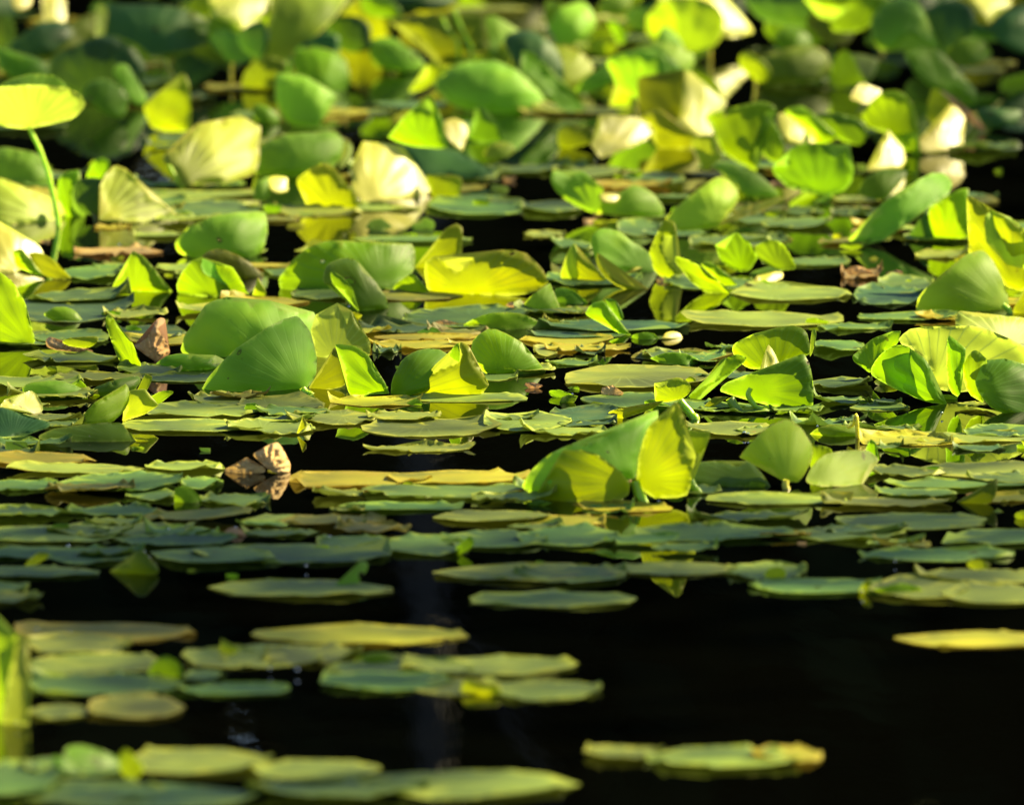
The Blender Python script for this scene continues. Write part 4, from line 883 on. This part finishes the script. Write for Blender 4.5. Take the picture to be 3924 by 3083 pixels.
# ---------------------------------------------------------------- blurred leaves further back, pads and scraps in the gaps
GAPS = [(130, 330, 235, 345), (780, 940, 50, 110), (930, 1230, 440, 545), (1480, 1720, 640, 735), (1560, 2100, 185, 255), (1720, 1960, 700, 800), (470, 1120, 905, 1000), (1240, 1480, 640, 680), (230, 500, 600, 640)]
def in_gap(x, y): return any(a < x < b and c < y < d for a, b, c, d in GAPS)
rnd = random.Random(21)
for k in range(68):
    vx = -40 + 2260 * ((k * .6180339) % 1) + rnd.uniform(-20, 20); vy = rnd.uniform(-230, 215)
    if in_gap(vx, vy): continue
    mk = rnd.choice('dddgo' if vx < 520 or vx > 1680 else 'gggddotolyy'); sh = rnd.choice('sddrsds')
    wv = rnd.uniform(40, 110); hv = rnd.uniform(.35, .85) * wv; rot = rnd.uniform(-.8, .8)
    pts = []
    for i in range(9):
        a = 2 * math.pi * i / 9; r = 1 + rnd.uniform(-.12, .12); tip = i == 2 and rnd.random() < .5
        x = wv * .9 * r * math.cos(a) * (1.0); y = hv * .8 * r * math.sin(a) * (1.25 if tip else 1)
        pts.append((x * math.cos(rot) - y * math.sin(rot), x * math.sin(rot) + y * math.cos(rot), tip))
    lo = max(p[1] for p in pts); by = vy + rnd.choice((0, 0, 15, 40)); cy = by - lo + 6 if by == vy else vy - lo
    # tile coordinates of A1 (2.135 per photograph pixel)
    q = [((vx + x) * 1.80497 * 2.135, (cy + y) * 1.80497 * 2.135, c) for x, y, c in pts]
    base = by * 1.80497 * 2.135; ox, oy = vx * 1.80497 * 2.135, (cy + lo) * 1.80497 * 2.135
    if by == vy: o = blade('lily_leaf', 'A1', base, mk, sh, (ox, oy), q, seed=900 + k)
    else:
        o = empty('lily_leaf', at_water(vx * 1.80497, by * 1.80497)); blade('blade', 'A1', base, mk, sh, (ox, oy), q, o, seed=900 + k)
        stem('stem', 'A1', base, rnd.choice('lyg'), 16, [(ox, oy - 25), (ox + rnd.uniform(-25, 25), (oy + base) / 2), (ox + rnd.uniform(-30, 30), base)], o)
    tag(o, place_words(vx * 1.805, by * 1.805, 'blurred', {'g': 'green', 'd': 'dark', 'o': 'olive', 't': 'blue-green', 'l': 'lime', 'y': 'yellow', 'p': 'pale'}[mk], 'leaf standing'), 'leaf', 'blurred leaves standing in the background')
for k in range(215):
    vx = -20 + 2220 * ((k * .6180339 + .3) % 1) + rnd.uniform(-30, 30)
    vy = rnd.uniform(20, 560) if k < 125 else rnd.uniform(560, 1180)
    wv = rnd.uniform(30, 105)
    if in_gap(vx - wv * .6, vy) or in_gap(vx + wv * .6, vy) or in_gap(vx, vy): continue
    mk = rnd.choice('gggppody'); c = at_water(vx * 1.80497, vy * 1.80497); e = at_water((vx + wv) * 1.80497, vy * 1.80497)
    rx = e.x - c.x
    o = pad_mesh(c, rx, rx * rnd.uniform(.7, .95), mk, 500 + k, .0012 + .002 * (k % 3))
    tag(o, place_words(vx * 1.805, vy * 1.805, 'small' if wv < 60 else 'broad', TONE[mk], 'floating pad'), 'lily pad', 'flat pads floating on the pond')
for k in range(170):                                   # curled torn scraps between the pads
    vx = -20 + 2220 * ((k * .6180339 + .11) % 1); vy = rnd.uniform(330, 960) if k % 6 else rnd.uniform(960, 1240)
    if in_gap(vx, vy): continue
    mk = rnd.choice('llgyogb'); wv = rnd.uniform(8, 28); hv = wv * rnd.uniform(.2, .6); pts = []
    for i in range(8):
        a = 2 * math.pi * i / 8; r = 1 + rnd.uniform(-.5, .35)
        pts.append((wv * r * math.cos(a), hv * r * math.sin(a), rnd.random() < .45))
    q = [((vx + x) * 3.8536, (vy - hv * .7 + y) * 3.8536, c) for x, y, c in pts]
    o = blade('leaf_fragment', 'A1', vy * 3.8536, mk, rnd.choice('sslf'), (vx * 3.8536, vy * 3.8536), q, seed=1300 + k)
    tag(o, place_words(vx * 1.805, vy * 1.805, 'torn', {'g': 'green', 'o': 'olive', 'l': 'lime', 'y': 'yellow', 'p': 'pale', 'b': 'brown'}[mk], 'leaf scrap'), 'leaf scrap', 'torn leaf scraps among the pads')
# ---------------------------------------------------------------- water droplets clinging at the waterline
dm = bpy.data.materials.new("water_drop"); dm.use_nodes = True
p_ = dm.node_tree.nodes["Principled BSDF"]; p_.inputs['Base Color'].default_value = (1, .97, .9, 1); p_.inputs['Roughness'].default_value = .04
p_.inputs['IOR'].default_value = 1.33; p_.inputs['Transmission Weight'].default_value = 1.0; p_.inputs['Specular IOR Level'].default_value = 1.0
DROPS = [(762, 432), (823, 421), (830, 423), (845, 421), (855, 420), (866, 421), (892, 419), (1398, 1052), (1580, 928), (1588, 929), (1076, 624), (1035, 622), (853, 829), (1215, 845), (145, 1170),
         (307, 1180), (316, 1192), (573, 1430), (631, 1433), (1038, 1467), (290, 1632), (148, 1350), (78, 1346), (36, 1545), (310, 258), (325, 270), (335, 272), (1266, 345), (1855, 494), (253, 528), (740, 640),
         (1818, 1022), (700, 1148), (358, 1132), (650, 1210), (500, 1130), (1260, 1040), (1145, 1042), (1680, 870), (1830, 1265), (1900, 1200), (2000, 885), (1735, 913)]
for k, (x, y) in enumerate(DROPS):
    c = at_water(x * 1.80497, y * 1.80497); r = rnd.uniform(.0013, .0024); c.z = .004 + r; V = []; F = []
    for i in range(9):
        for j in range(14):
            a = math.pi * i / 8; b = 2 * math.pi * j / 14; V.append(c + Vector((r * math.sin(a) * math.cos(b), r * math.sin(a) * math.sin(b), r * .85 * math.cos(a))))
    for i in range(8):
        for j in range(14): F.append((i * 14 + j, i * 14 + (j + 1) % 14, (i + 1) * 14 + (j + 1) % 14, (i + 1) * 14 + j))
    o = link_mesh('water_droplet', V, F, dm, c)
    tag(o, place_words(x * 1.805, y * 1.805, 'tiny', 'glinting', 'droplet'), 'droplet', 'glinting droplets at the waterline')
